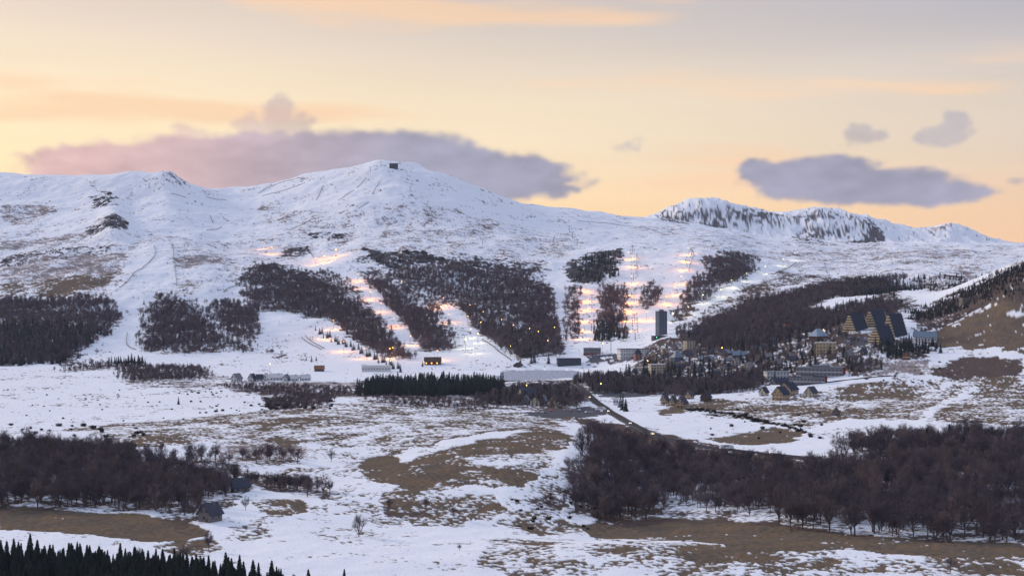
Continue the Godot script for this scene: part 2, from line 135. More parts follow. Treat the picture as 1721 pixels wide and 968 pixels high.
	["litter", 0.95, [60.8, -1374, 85.5, -1340, 112.4, -1218, 138.1, -1144, 170.3, -1090, 220.6, -1018, 209.3, -982, 162.5, -1040, 113.8, -1106, 78, -1158]],
	["grass", 0.58, [129.6, -1588, 254.7, -1630, 384.2, -1690, 513.3, -1678, 547.1, -1638, 406.8, -1218, 371.4, -1214, 291.9, -1284, 236.8, -1282, 172.6, -1430]],
	["grass", 0.78, [128.4, -1508, 196.7, -1630, 225.2, -1586, 170.4, -1500, 127.4, -1436]],
	["grass", 0.66, [288, -1448, 365, -1468, 401.7, -1528, 359.4, -1386, 299.9, -1362]],
	["grass", 0.8, [140.8, -1240, 205, -1312, 226.6, -1276, 196.6, -1178, 154.7, -1178]],
	["snow", 0.8, [127.4, -1436, 167.9, -1478, 168.5, -1356, 193, -1294, 139.2, -1226, 122.1, -1324]],
	["snow", 0.8, [214.3, -1284, 274.1, -1354, 324.8, -1270, 293.4, -1180, 237.1, -1236]],
	["litter", 0.62, [69.8, -1974, 145.5, -2052, 239.7, -1986, 306.9, -1964, 409.6, -1860, 383.2, -1740, 281.2, -1800, 203.2, -1684, 118.6, -1760]],
	["litter", 0.66, [180.7, -2264, 218.6, -2282, 271.1, -2246, 347.8, -2226, 410.9, -2066, 400.5, -1944, 370, -1860, 304.4, -1948, 234.6, -1944, 156.6, -1920, 148.4, -2092]],
	["litter", 0.52, [41.8, -842, 90.5, -1160, 126.3, -1112, 162.5, -1040, 190.3, -992, 174.6, -878, 126.2, -808, 87.9, -854]],
	["litter", 0.55, [-33.1, -1540, -0.3, -1826, 79.4, -1868, 81, -1634, 42.8, -1514]],
	["litter", 0.6, [311.9, -1996, 384.3, -2004, 479.9, -1930, 451.1, -1814, 405.6, -1784, 343.1, -1858]],
	["asphalt", 0.95, [6.1, -1490, 77.5, -1562, 83.5, -1472, 60.7, -1428, 19.9, -1420]],
	["asphalt", 0.75, [84.9, -1844, 170.5, -1848, 163.8, -1710, 105.7, -1656, 88.8, -1694]],
	["asphalt", 0.72, [101.3, -2288, 162.7, -2238, 161.9, -2174, 103.4, -2246]],
	["asphalt", 0.72, [388.7, -1972, 413.9, -1926, 402.4, -1888, 385.7, -1922]],
	["heath", 0.66, [-198.7, -1860, -174.7, -2002, -154.8, -1738, -188.1, -1704]],
	["snow", 0.9, [303.4, -1256, 347.6, -1398, 393.1, -1516, 450.6, -1626, 449.6, -1602, 385.4, -1466, 345.4, -1360, 309.3, -1244]],
	["snow", 0.9, [-74.6, -1046, -39.7, -1110, 8.4, -1206, 12.2, -1166, -34.3, -1066, -64.7, -1008]],
	["snow", 0.9, [34.5, -1398, 59.4, -1342, 58.6, -1198, 39.3, -1010, 20.1, -948, 13, -926, 24.5, -990, 38.9, -1100, 44.1, -1248]],
	["litter", 0.62, [-185.4, -2002, -71, -1988, 83.8, -1972, 90, -1814, 53.6, -1516, -0.3, -1504, -92.4, -1620, -153.7, -1660]],
	["heath", 0.56, [351, -1830, 413.3, -1818, 452.7, -1770, 424.7, -1708, 355.8, -1698]],
	["snow", 0.95, [68.5, -3350, 104.1, -3346, 101.6, -3122, 96.3, -3028, 84.4, -2844, 78.2, -2458, 71.9, -2310, 73.2, -2590, 75.6, -2892, 64.8, -3062]],
	["snow", 0.95, [134, -3028, 153.2, -3024, 148.1, -2864, 132.3, -2706, 117.9, -2412, 97.9, -2406, 112.7, -2792, 124.8, -2938]],
	["snow", 0.95, [250.3, -3716, 290, -3716, 241.3, -3092, 217.3, -2836, 206.2, -2692, 169.4, -2342, 163, -2358, 197.2, -2838, 214, -3048, 204.4, -3100]],
	["snow", 0.95, [290, -3716, 387.7, -3582, 373.7, -3290, 325.8, -3040, 301.3, -2928, 275.2, -2820, 231, -2658, 182.7, -2342, 172.8, -2366, 215.5, -2762, 247.2, -2856, 269, -2962, 274.3, -3068, 243.5, -3092]],
	["snow", 0.95, [76.9, -2416, 193.1, -2268, 160.4, -2262, 114.1, -2300, 74.2, -2332]],
	["snow", 0.9, [-399.9, -3404, -354.4, -3318, -292.6, -3160, -230.9, -2946, -171.7, -2676, -123.3, -2384, -142.8, -2356, -200.2, -2676, -262.3, -2946, -310.7, -3116, -383.5, -3264]],
	["snow", 0.9, [-129.2, -2896, -98, -2886, -56.8, -2642, -0.4, -2288, -57.8, -2306, -81.8, -2542, -114.6, -2792]],
	["snow", 0.9, [262.5, -2690, 323, -2844, 426.5, -3080, 602.5, -3610, 632.1, -3670, 473, -3098, 369.1, -2888, 275.6, -2678]],
	["snow", 0.9, [-776.9, -3412, -699.3, -3448, -598.6, -3004, -644, -2896, -582.8, -2600, -637.6, -2390, -619.3, -2598, -646.6, -2796, -701.7, -2944]],
	["snow", 0.85, [-432.8, -2828, -380.4, -2812, -289.3, -2708, -185.1, -2362, -244.8, -2292, -365.9, -2448]],
]
# kind, spacing, tree height, area, label, outline
const WOODS := [
	["bare", 6.5, 11, "slope", [-884.1, -2890, -824.1, -2896, -750, -2888, -693.8, -2868, -660.3, -2770, -621.8, -2774, -593.4, -2656, -612.7, -2670, -631.6, -2650, -624.3, -2562, -624.4, -2472, -624.3, -2404, -625.9, -2346, -759.2, -2320, -935.9, -2860]],
	["conifer", 8, 14, "slope", [-865.2, -2644, -664.8, -2632, -626.4, -2552, -622.4, -2430, -625.9, -2346, -759.2, -2320]],
	["bare", 6, 11, "slope", [-611.1, -2872, -580.6, -2888, -542.6, -2824, -501.8, -2738, -460.1, -2612, -425.3, -2516, -479.2, -2494, -521, -2482, -553.2, -2508, -573.2, -2590, -579.9, -2672]],
	["bare", 6.3, 11, "slope", [-524.1, -2860, -475.1, -2902, -427.8, -2862, -386.2, -2796, -366.5, -2674, -390.2, -2610, -391.8, -2502, -417.8, -2552, -459.8, -2664]],
	["bare", 6, 11, "slope", [-483.8, -2988, -440.1, -3016, -392.7, -3064, -334.5, -3030, -280.8, -2920, -236.8, -2770, -193.8, -2590, -154.5, -2408, -140.9, -2324, -185.1, -2362, -233.2, -2518, -275.1, -2664, -335.8, -2774, -395.1, -2846, -442.6, -2892]],
	["bare", 5.8, 11, "slope", [-301.8, -3138, -239.5, -3056, -177.1, -2922, -140.7, -2818, -108.6, -2644, -88, -2462, -88.2, -2396, -124.3, -2404, -153.7, -2536, -193.9, -2720, -238.1, -2906, -275.6, -3034]],
	["bare", 6.2, 11, "slope", [-101.3, -2834, -61.4, -2854, -10.1, -2714, 26.1, -2492, 67.8, -2398, 73.1, -2298, 36.4, -2300, 7.7, -2284, -17.5, -2404, -54.3, -2524, -80.7, -2656]],
	["conifer", 13, 13, "slope", [-69.3, -2766, 18, -2598, 70.5, -2346, 32.2, -2292, -9.1, -2450]],
	["bare", 7.5, 10, "slope", [-231, -3162, -181.8, -3186, -114, -3190, -11.9, -3180, 32.5, -3100, 36, -2934, 38, -2708, -0.5, -2772, -61.8, -2874, -103.8, -2906, -170.3, -2984]],
	["bare", 6, 11, "slope", [20.6, -2972, 58.5, -3018, 73.5, -2892, 70.9, -2574, 72.2, -2402, 40.4, -2554, 18.8, -2708]],
	["conifer", 16, 12, "slope", [-88.3, -3084, -11.6, -3118, 30.9, -2944, -0.5, -2844, -62.8, -2920]],
	["bare", 6, 9, "slope", [-516, -3208, -477.5, -3272, -348.9, -3062, -392.7, -3064, -468, -3058]],
	["conifer", 9, 11, "slope", [114, -3222, 166.1, -3350, 222.9, -3454, 199.9, -3222, 176.9, -3120, 135.6, -3064, 112.1, -3106]],
	["bare", 6, 11, "slope", [105.2, -2974, 125.3, -3000, 109.7, -2792, 100.8, -2520, 88.4, -2498, 88.5, -2720, 95.7, -2848]],
	["bare", 6.3, 11, "slope", [152.4, -2966, 177.3, -3032, 197.8, -3016, 183.1, -2838, 172.4, -2702, 133, -2682, 150, -2822]],
	["conifer", 8, 12, "slope", [137.1, -2706, 176.5, -2766, 155.2, -2432, 120.8, -2436]],
	["bare", 5, 9, "slope", [202.1, -3016, 207.3, -3014, 186.4, -2738, 161.1, -2392, 155, -2402, 183.1, -2792]],
	["bare", 6, 11, "slope", [241.8, -3030, 267.5, -3040, 265.4, -2968, 244, -2866, 223.1, -2796, 218.5, -2826, 230.3, -2952]],
	["bare", 6.5, 10, "slope", [328.4, -3034, 365, -3116, 451.1, -3258, 460.1, -3200, 397, -3022, 337.8, -2884, 282.6, -2746, 254.1, -2652, 280.6, -2824, 307, -2932]],
	["bare", 6.5, 10, "slope", [224.8, -2262, 326.8, -2708, 400.2, -2818, 478, -2864, 566.5, -2954, 688.3, -2936, 633.1, -2742, 530.1, -2764, 424, -2462, 436.9, -2278, 522.4, -2372, 529.4, -2258, 487, -2142, 407.7, -2050, 340.8, -2042, 291.9, -2108, 252.1, -2220]],
	["conifer", 8, 11, "slope", [587.1, -2900, 655.8, -2978, 669.6, -2856, 635.5, -2670, 569.1, -2584, 567.8, -2756]],
	["conifer", 5, 6, "hill", [517.4, -2174, 592, -2252, 638.3, -2246, 659.5, -2156, 708, -2120, 657.3, -1968, 599, -1958, 564.7, -2038, 534.7, -2062, 497.6, -2060]],
	["bare", 5.5, 6, "hill", [479.2, -1984, 525.4, -2026, 555.9, -2006, 567.3, -1996, 551.4, -1990, 517.1, -1994, 473.5, -1946]],
	["conifer", 17, 9, "plateau", [705.9, -2966, 811.6, -3006, 633.7, -2258, 658.3, -2504, 638.2, -2642]],
	["bare", 5.5, 10, "village", [99.7, -2010, 149, -1910, 210.1, -1850, 262.5, -1896, 295, -1932, 281.2, -1800, 248.3, -1706, 204.9, -1698, 172.3, -1674, 123.4, -1740, 85.7, -1728, 66.9, -1892]],
	["conifer", 14, 13, "village", [69.1, -1954, 160.9, -2062, 241.4, -2000, 306.9, -1964, 370, -1860, 385, -1748, 348.9, -1754, 268.7, -1760, 204.2, -1692, 123.4, -1740, 87.6, -1766]],
	["conifer", 15, 12, "village", [258, -2138, 341.9, -2188, 401.2, -2092, 389, -1956, 360.2, -1878, 306.9, -1964, 269.5, -1998]],
	["bare", 12, 9, "village", [236.9, -2086, 335, -2144, 395.8, -1990, 401.3, -1822, 355.6, -1854, 277.5, -1954]],
	["conifer", 7, 12, "village", [416.2, -1890, 475.5, -1912, 477.8, -1868, 453.1, -1822, 409.7, -1802, 401.3, -1822]],
	["bare", 6, 9, "village", [357.1, -1828, 392, -1780, 375.3, -1718, 352.3, -1740]],
	["conifer", 5, 15, "plantation", [-154.7, -1710, -95.9, -1680, -12.6, -1734, -15, -1880, -108.6, -1904, -160.3, -1860]],
	["bare", 6, 9, "hamlet", [-34, -1582, 6.2, -1826, 65.4, -1850, 70.5, -1594, 54.1, -1530, 38.5, -1560, -0.3, -1554]],
	["conifer", 14, 12, "hamlet", [-31.2, -1582, -0.3, -1774, 64.3, -1818, 64.2, -1578, 33, -1560]],
	["bare", 6, 7, "streamside", [-532.1, -2266, -428.5, -2272, -396.6, -2164, -381.7, -2024, -463.9, -2006]],
	["conifer", 7, 12, "streamside", [-569.5, -2354, -525.2, -2362, -511.9, -2302, -549.4, -2288]],
	["bare", 7, 6, "streamside", [-333.1, -1872, -282.5, -1890, -198.7, -1860, -150.6, -1762, -179.3, -1678, -266.3, -1740]],
	["bare", 8, 6, "streamside", [-634.8, -2348, -572.8, -2368, -534.4, -2242, -586.4, -2198]],
	["bare", 5.5, 6, "streamside", [-240.2, -1626, -222.2, -1734, -179.3, -1678, -174.1, -1528, -213.6, -1500]],
	["bare", 8.5, 8, "slope", [-510.4, -3118, -437.7, -3236, -338.6, -3170, -285.8, -3086, -320.5, -3000, -447.9, -2996]],
	["bare", 9, 8, "slope", [-254.9, -3252, -117.2, -3280, 34.3, -3266, 43, -3062, -111.1, -3110, -199.4, -3108]],
	["bare", 8, 9, "slope", [-11.4, -3060, 43.9, -3126, 78, -2944, 71.5, -2380, 26, -2476, -10.6, -2844]],
	["bare", 8, 9, "slope", [-178.7, -2948, -105.3, -2948, -61.2, -2844, -99.7, -2792, -131.9, -2844]],
	["bare", 7, 9, "slope", [-567.1, -2530, -499.3, -2506, -413.5, -2526, -374.6, -2448, -457.9, -2428, -540.4, -2450]],
	["bare", 7, 9, "slope", [-423, -2830, -392.5, -2864, -357.9, -2646, -384.4, -2634]],
	["bare", 6.5, 9, "slope", [-367.4, -2530, -351.5, -2532, -320.3, -2368, -338.3, -2388]],
	["bare", 7.5, 9, "slope", [371.6, -3272, 505.6, -3560, 471.4, -3238, 370, -3066]],
	["conifer", 20, 11, "slope", [-483.8, -2988, -280.8, -2920, -153.2, -2388, -233.2, -2518, -395.1, -2846]],
	["conifer", 22, 11, "slope", [-627.8, -2846, -425.3, -2516, -521, -2482]],
	["conifer", 24, 11, "slope", [224.8, -2262, 400.2, -2818, 566.5, -2954, 572, -2516, 407.7, -2050, 291.9, -2108]],
	["bare", 8, 6, "streamside", [-137.1, -1604, -34.8, -1618, 10.8, -1556, -32.1, -1492, -117.6, -1500]],
	["bare", 7.6, 15, "gully", [31.2, -864, 39.2, -964, 51.6, -1104, 66.8, -1178, 81.1, -1144, 85.7, -1050, 84.6, -954, 72, -882, 48.4, -854]],
	["bare", 8.4, 12, "gully", [85.2, -1202, 114.6, -1114, 159.1, -1042, 192.9, -1006, 183, -920, 140.3, -898, 109.7, -966, 89.4, -1050]],
	["bare", 8.2, 17, "gully", [137.4, -900, 190.3, -992, 227.3, -1000, 240.7, -968, 292.4, -956, 312.6, -936, 244.5, -732, 223.9, -732, 194.5, -740, 168.3, -764, 144.8, -784, 127.5, -816]],
	["bare", 7.4, 14, "gully", [206.4, -1076, 251.1, -1140, 281.5, -1132, 312, -1126, 337.1, -1102, 360, -1078, 319.3, -956, 268.8, -970, 228.2, -1004]],
	["bare", 8, 12, "gully", [87.8, -1076, 124.8, -1034, 147.5, -944, 132.6, -830, 105.5, -874, 81.1, -914]],
	["bare", 14, 8, "village", [178.8, -2240, 215.4, -2248, 267.4, -2216, 346.9, -2220, 312.6, -1956, 232.2, -1924, 156.6, -1920]],
	["conifer", 24, 10, "village", [174.5, -2186, 213.1, -2224, 262.9, -2178, 339, -2170, 312.6, -1956, 232.2, -1924, 156.6, -1920]],
	["conifer", 10, 13, "gully", [239.6, -1054, 276, -1110, 287.6, -1094, 259.3, -1028]],
	["bare", 7, 6, "gully", [6, -870, 22.2, -898, 29.9, -890, 25.8, -860, 8.9, -852]],
	["bare", 6, 4, "gully", [65.7, -1324, 90.5, -1276, 129.5, -1140, 169.1, -1082, 197.9, -1032, 162.5, -1040, 103.3, -1120, 70.5, -1170]],
	["bare", 7, 15, "knoll", [-342.4, -1024, -271.1, -1030, -239.8, -1006, -205.8, -964, -172.5, -932, -159.8, -802, -180.9, -820, -253.9, -830, -277.5, -830]],
	["bare", 8, 11, "knoll", [-328.5, -1074, -255.5, -1056, -218.6, -1024, -212.2, -962, -269.8, -998, -305.9, -1000]],
	["bare", 5.8, 11, "knoll", [-188.7, -964, -168.1, -964, -150, -882, -144.8, -790, -155.8, -782, -167.2, -870]],
	["bare", 10, 10, "knoll", [-237.6, -1012, -204, -1006, -205.6, -1032, -178.6, -1024, -168.8, -988, -192.1, -964, -220, -966]],
	["bare", 9, 8, "knoll", [-176, -1052, -137.5, -1044, -134.6, -1022, -167.3, -1022]],
	["bare", 8, 9, "knoll", [-142.6, -932, -98.2, -890, -95.8, -868, -135.4, -906]],
	["bare", 9, 8, "knoll", [-66.2, -844, -41.9, -838, -42.4, -820, -61.5, -822]],
	["conifer", 2.9, 8.5, "front", [-183.3, -526, -209.1, -600, -183.5, -600, -154.6, -612, -125.1, -628, -95.5, -624, -65.8, -616, -51.5, -556, -166.6, -488]],
]
const LONE_TREES := [
	["bare", -68.7, -750, 11],
	["bare", -110.6, -1022, 8],
	["bare", -128.5, -708, 9],
	["bare", -130.7, -820, 7],
	["bare", -149.9, -672, 6],
	["bare", -28.5, -822, 7],
	["bare", -43.6, -842, 7],
	["conifer", -321, -1608, 8],
	["bare", -397.2, -1684, 6],
	["bare", -389.1, -1902, 5],
	["conifer", -106.7, -2300, 9],
	["conifer", -120.6, -2254, 8],
	["conifer", 100.4, -1514, 15],
	["conifer", 100.2, -1544, 13],
	["conifer", 102, -1498, 12],
	["bare", -22.2, -706, 3],
	["conifer", -279.1, -2326, 8],
	["conifer", -288.5, -2342, 7],
	["conifer", -273.2, -2332, 7],
	["conifer", 30.1, -2260, 17],
	["conifer", 26, -2254, 14],
	["conifer", 49.2, -2250, 15],
	["bare", 84, -1694, 9],
	["bare", -134.7, -686, 6],
	["bare", 171.5, -654, 7],
	["conifer", 11.7, -2264, 7],
	["conifer", -309.7, -2636, 8],
	["conifer", -299.4, -2598, 11],
	["conifer", -297.5, -2600, 8],
	["conifer", -295.6, -2602, 11],
	["conifer", -289.2, -2564, 8],
	["conifer", -283.7, -2566, 11],
	["conifer", -282, -2570, 8],
	["conifer", -280.1, -2572, 11],
	["conifer", -273.9, -2534, 8],
	["conifer", -268.5, -2536, 11],
	["conifer", -266.6, -2538, 8],
	["conifer", -260.6, -2500, 11],
	["conifer", -258.7, -2502, 8],
	["conifer", -253.3, -2504, 11],
	["conifer", -251.7, -2508, 8],
	["conifer", -245.7, -2468, 11],
	["conifer", -243.8, -2470, 8],
	["conifer", -238.5, -2472, 11],
	["conifer", -232.7, -2432, 8],
	["conifer", -230.9, -2434, 11],
	["conifer", -229.2, -2438, 8],
	["conifer", -224, -2440, 11],
	["conifer", -218.1, -2398, 8],
	["conifer", -216.5, -2402, 11],
	["conifer", -214.8, -2404, 8],
	["conifer", -205.7, -2362, 11],
	["conifer", -204, -2364, 8],
	["conifer", -202.4, -2368, 11],
	["conifer", -200.6, -2370, 8],
	["conifer", -191.8, -2328, 11],
	["conifer", -190.1, -2330, 8],
	["conifer", -188.5, -2334, 11],
	["conifer", -183.1, -2290, 8],
	["conifer", -178.3, -2294, 11],
	["conifer", -176.5, -2296, 8],
	["conifer", -175, -2300, 11],
	["conifer", -169.9, -2258, 8],
	["conifer", -165, -2260, 11],
	["conifer", -163.5, -2264, 8],
	["conifer", -158.3, -2218, 11],
	["conifer", -156.8, -2222, 8],
	["conifer", -152.1, -2226, 11],
	["conifer", -150.5, -2230, 8],
	["conifer", -144.2, -2162, 11],
	["bare", -241.8, -1030, 9],
	["bare", -231.2, -1020, 10],
	["bare", -220.6, -1010, 11],
	["bare", -216.6, -1030, 12],
	["bare", -206.1, -1020, 9],
	["bare", -195.5, -1008, 10],
	["bare", -190.9, -1028, 11],
	["bare", -180.4, -1016, 12],
	["bare", -170.4, -1006, 9],
	["bare", -165.1, -1024, 10],
	["bare", -155.2, -1014, 11],
	["bare", -149.5, -1032, 12],
	["bare", -139.7, -1022, 9],
	["bare", -130.1, -1012, 10],
	["bare", -233.3, -1028, 11],
	["bare", -222.7, -1018, 12],
	["bare", -133.2, -924, 8],
	["bare", -129, -920, 9],
	["bare", -124.9, -916, 10],
	["bare", -121, -914, 8],
	["bare", -116.9, -910, 9],
	["bare", -112.9, -906, 10],
	["bare", -108.6, -900, 8],
	["bare", -104.6, -896, 9],
	["bare", -100.7, -892, 10],
	["bare", -96.8, -888, 8],
]
const LAMPS := [
	[131.9, -2980, "amber", 780],
	[128.5, -2904, "amber", 780],
	[124.5, -2812, "amber", 780],
	[115.3, -2714, "amber", 780],
	[112.7, -2610, "amber", 780],
	[105.4, -2482, "amber", 780],
	[235.7, -3374, "amber", 780],
	[231.5, -3200, "amber", 780],
	[219.2, -3060, "amber", 780],
	[210.4, -2952, "amber", 780],
	[203.8, -2874, "amber", 780],
	[196, -2806, "amber", 780],
	[190.1, -2722, "amber", 780],
	[180.1, -2592, "amber", 780],
	[357.7, -3394, "amber", 780],
	[339.4, -3242, "amber", 780],
	[325.3, -3150, "amber", 780],
	[306, -3026, "amber", 780],
	[285.1, -2922, "amber", 780],
	[263.1, -2852, "amber", 780],
	[219, -2720, "amber", 780],
	[612.9, -3618, "white", 240],
	[551.8, -3400, "white", 240],
	[485.5, -3202, "white", 240],
	[427.7, -3050, "white", 240],
	[388.3, -2956, "white", 240],
	[362.6, -2902, "white", 240],
	[323, -2826, "white", 240],
	[291.8, -2768, "white", 240],
	[257.7, -2680, "white", 240],
	[-62.7, -2538, "white", 240],
	[-50.4, -2466, "white", 240],
	[-67.4, -2416, "white", 240],
	[-52.4, -2360, "white", 240],
	[-373.5, -3330, "amber", 560],
	[-285.2, -3080, "amber", 560],
	[-273.6, -3012, "amber", 560],
	[-247.2, -2916, "amber", 560],
	[-220.1, -2808, "amber", 560],
	[-188, -2664, "amber", 560],
	[-150.6, -2484, "amber", 560],
	[-117.8, -2870, "amber", 560],
	[-102.5, -2708, "amber", 560],
	[-126.9, -2844, "amber", 560],
	[-282, -2640, "amber", 560],
	[-284.4, -2552, "amber", 560],
	[-243.5, -2416, "amber", 560],
	[-206.7, -2340, "amber", 560],
	[-170.5, -2334, "amber", 560],
	[-532.5, -3562, "amber", 560],
	[-498.7, -3468, "amber", 560],
	[-383.3, -3364, "amber", 560],
	[-355.8, -3376, "amber", 560],
	[-388.7, -3308, "amber", 560],
	[-103.1, -2310, "amber", 560],
	[-197.8, -3000, "yellow", 16],
	[-70, -2792, "yellow", 16],
	[-46.9, -2720, "yellow", 16],
	[-16.6, -2668, "yellow", 16],
	[-48.9, -2620, "yellow", 16],
	[-71, -2682, "yellow", 16],
	[2.3, -2586, "yellow", 16],
	[26.5, -2524, "yellow", 16],
	[64.4, -2532, "yellow", 16],
	[38.9, -2462, "yellow", 16],
	[50.6, -2354, "yellow", 16],
	[-2.1, -2314, "yellow", 16],
	[-166.8, -2340, "yellow", 16],
	[162.5, -2000, "yellow", 16],
	[123.6, -2280, "yellow", 16],
	[253.1, -2014, "yellow", 16],
	[-308, -2126, "yellow", 16],
	[-156.9, -2158, "yellow", 16],
	[14.2, -1632, "yellow", 16],
	[88.1, -1658, "yellow", 16],
	[365.8, -1962, "yellow", 16],
	[192.5, -2224, "green", 8],
]
const LIFT_LINES := [[-248.3, -4096, -179.9, -3908, -93.6, -3630, -61.8, -3514], [138.2, -4028, 140.7, -3900, 143.7, -3692], [248.1, -3446, 225.1, -3096, 211.1, -2890, 198.5, -2704, 177.9, -2412], [138.6, -2898, 133.5, -2792, 124.2, -2616], [76.4, -2484, 135.7, -2292], [-123.4, -2766, -97, -2610, -70.7, -2472], [-338.6, -4320, -362.9, -4280], [333.3, -3184, 363.5, -3380]]
const LIFT_WORDS := ["on the long line below the summit", "on the open shoulder above the cliffs", "up the middle floodlit piste", "up the narrow floodlit piste beside the woods", "at the foot of the main pistes", "on the short lit piste above the lake", "just under the summit station", "at the top of the diagonal floodlit piste"]
const SNOW_FENCES := [[-504.5, -3820, -490.9, -3884, -467.1, -3940], [-423.2, -4070, -392.6, -4160], [-390.3, -4182, -371.3, -4254], [-488.3, -4156, -483.1, -4280], [-340.7, -4070, -334.7, -4212], [-363.2, -3952, -342, -4000], [-669, -4402, -622.5, -4484, -549.1, -4432], [-648.8, -4340, -540.7, -4364], [-737.7, -3444, -707.8, -3310, -706.7, -3178, -694.1, -2956], [-705.8, -3474, -605.2, -3016], [-515.3, -2992, -497.7, -3108, -484.5, -3166], [-598, -2598, -580, -2516, -555.4, -2470], [-322.9, -2562, -278, -2440], [-318.6, -2572, -274.8, -2450], [-45.1, -2514, -0.4, -2274], [492.4, -3166, 596.3, -3498], [673.5, -3612, 612.6, -3242], [677.3, -3696, 739, -3612], [167.9, -4314, 306.7, -4324, 392.4, -4096], [100.1, -3938, 92.2, -3730], [-451.3, -3622, -402.9, -3388], [377.1, -3542, 366.9, -3378, 332.3, -3142], [254.6, -3418, 233.3, -3118], [-786.2, -4290, -735.2, -4304], [-852.2, -4180, -821.7, -4214], [-727.4, -4024, -705.6, -3950], [-693.7, -3800, -675.5, -3890]]
const ROAD_LINE := [74.9, -1890, 78.2, -1768, 80.2, -1618, 86, -1516, 92.6, -1412, 100, -1312, 110.3, -1244, 123.7, -1202, 139.8, -1158, 156.5, -1130, 172.8, -1106, 196.9, -1066, 218.7, -1026, 233.5, -996]
const SIDE_ROAD_LINE := [240.7, -1738, 276.1, -1808, 287.1, -1720, 345.4, -1706, 388.3, -1708]
const ROAD_CARS := [89.9, -1492, 96.9, -1346, 108, -1258, 171.5, -1110, 209.4, -1040, 216.2, -1030, 80.3, -1668]
const PARKED_CARS := [113.1, -1814, 124.7, -1806, 98.5, -1784, 156.8, -1724, 151.1, -1788, 134, -1788, 108.4, -1816, 105.9, -1724, 150.5, -1726, 154, -1790, 114.9, -1756, 143.2, -1722, 160.7, -1798, 135.8, -1744, 132.6, -1800, 130.9, -1810, 157.3, -1716, 134.7, -1786, 158.1, -1746, 153.8, -1720, 130.9, -1774, 137.3, -1770, 106.2, -1794, 156.1, -1804, 95.7, -1760, 113.4, -1766, 128.7, -1782, 168, -1782, 125.6, -1800, 141, -1786, 117.3, -1742, 116.1, -1762, 162.3, -1796, 99.3, -1804, 147.8, -2224, 118.7, -2266, 114.9, -2264, 106.7, -2262, 153.4, -2194, 145.3, -2214, 105.8, -2274, 157.5, -2194, 127.7, -2242, 139.6, -2230, 122.2, -2268, 130.9, -2262, 126.1, -2244, 124.7, -2272, 107.5, -2276, 149.4, -2232, 122.1, -2270, 159.6, -2210, 117.3, -2274, 108.1, -2276, 144.1, -2248, 106.9, -2268, 389.3, -1918, 390, -1938, 405.4, -1930, 409.7, -1924, 393.6, -1940, 389, -1944, 390.1, -1922, 406.1, -1926, 390.5, -1952, 395.2, -1948, 389.7, -1922, 394.2, -1956, 407.7, -1922, 410.2, -1926, 66.4, -1506, 60.1, -1502, 44.6, -1540, 27.3, -1488, 65.7, -1490, 34.7, -1504, 60.8, -1508, 61.9, -1514, 52.5, -1504, 30.5, -1486, 71.2, -1542, 69.5, -1488, 255.9, -1794, 263.5, -1776, 258.8, -1724, 231.1, -1812, 247.6, -1746, 247, -1708, 239.5, -1822, 265.8, -1784, 262.8, -1778, 251.4, -1720, 257, -1738, 261.8, -1770, 252.3, -1768, 254.6, -1718, -184.3, -1856, -206, -1936, -181.2, -1862, -171.3, -1842, -196.9, -1882, -175.5, -1856, -192.6, -1806, -180.2, -1926, -184.3, -1878, -178.1, -1890, -191.9, -1862, -175.8, -1924]
const BUSES := [80.1, -1508, 147, -1144]
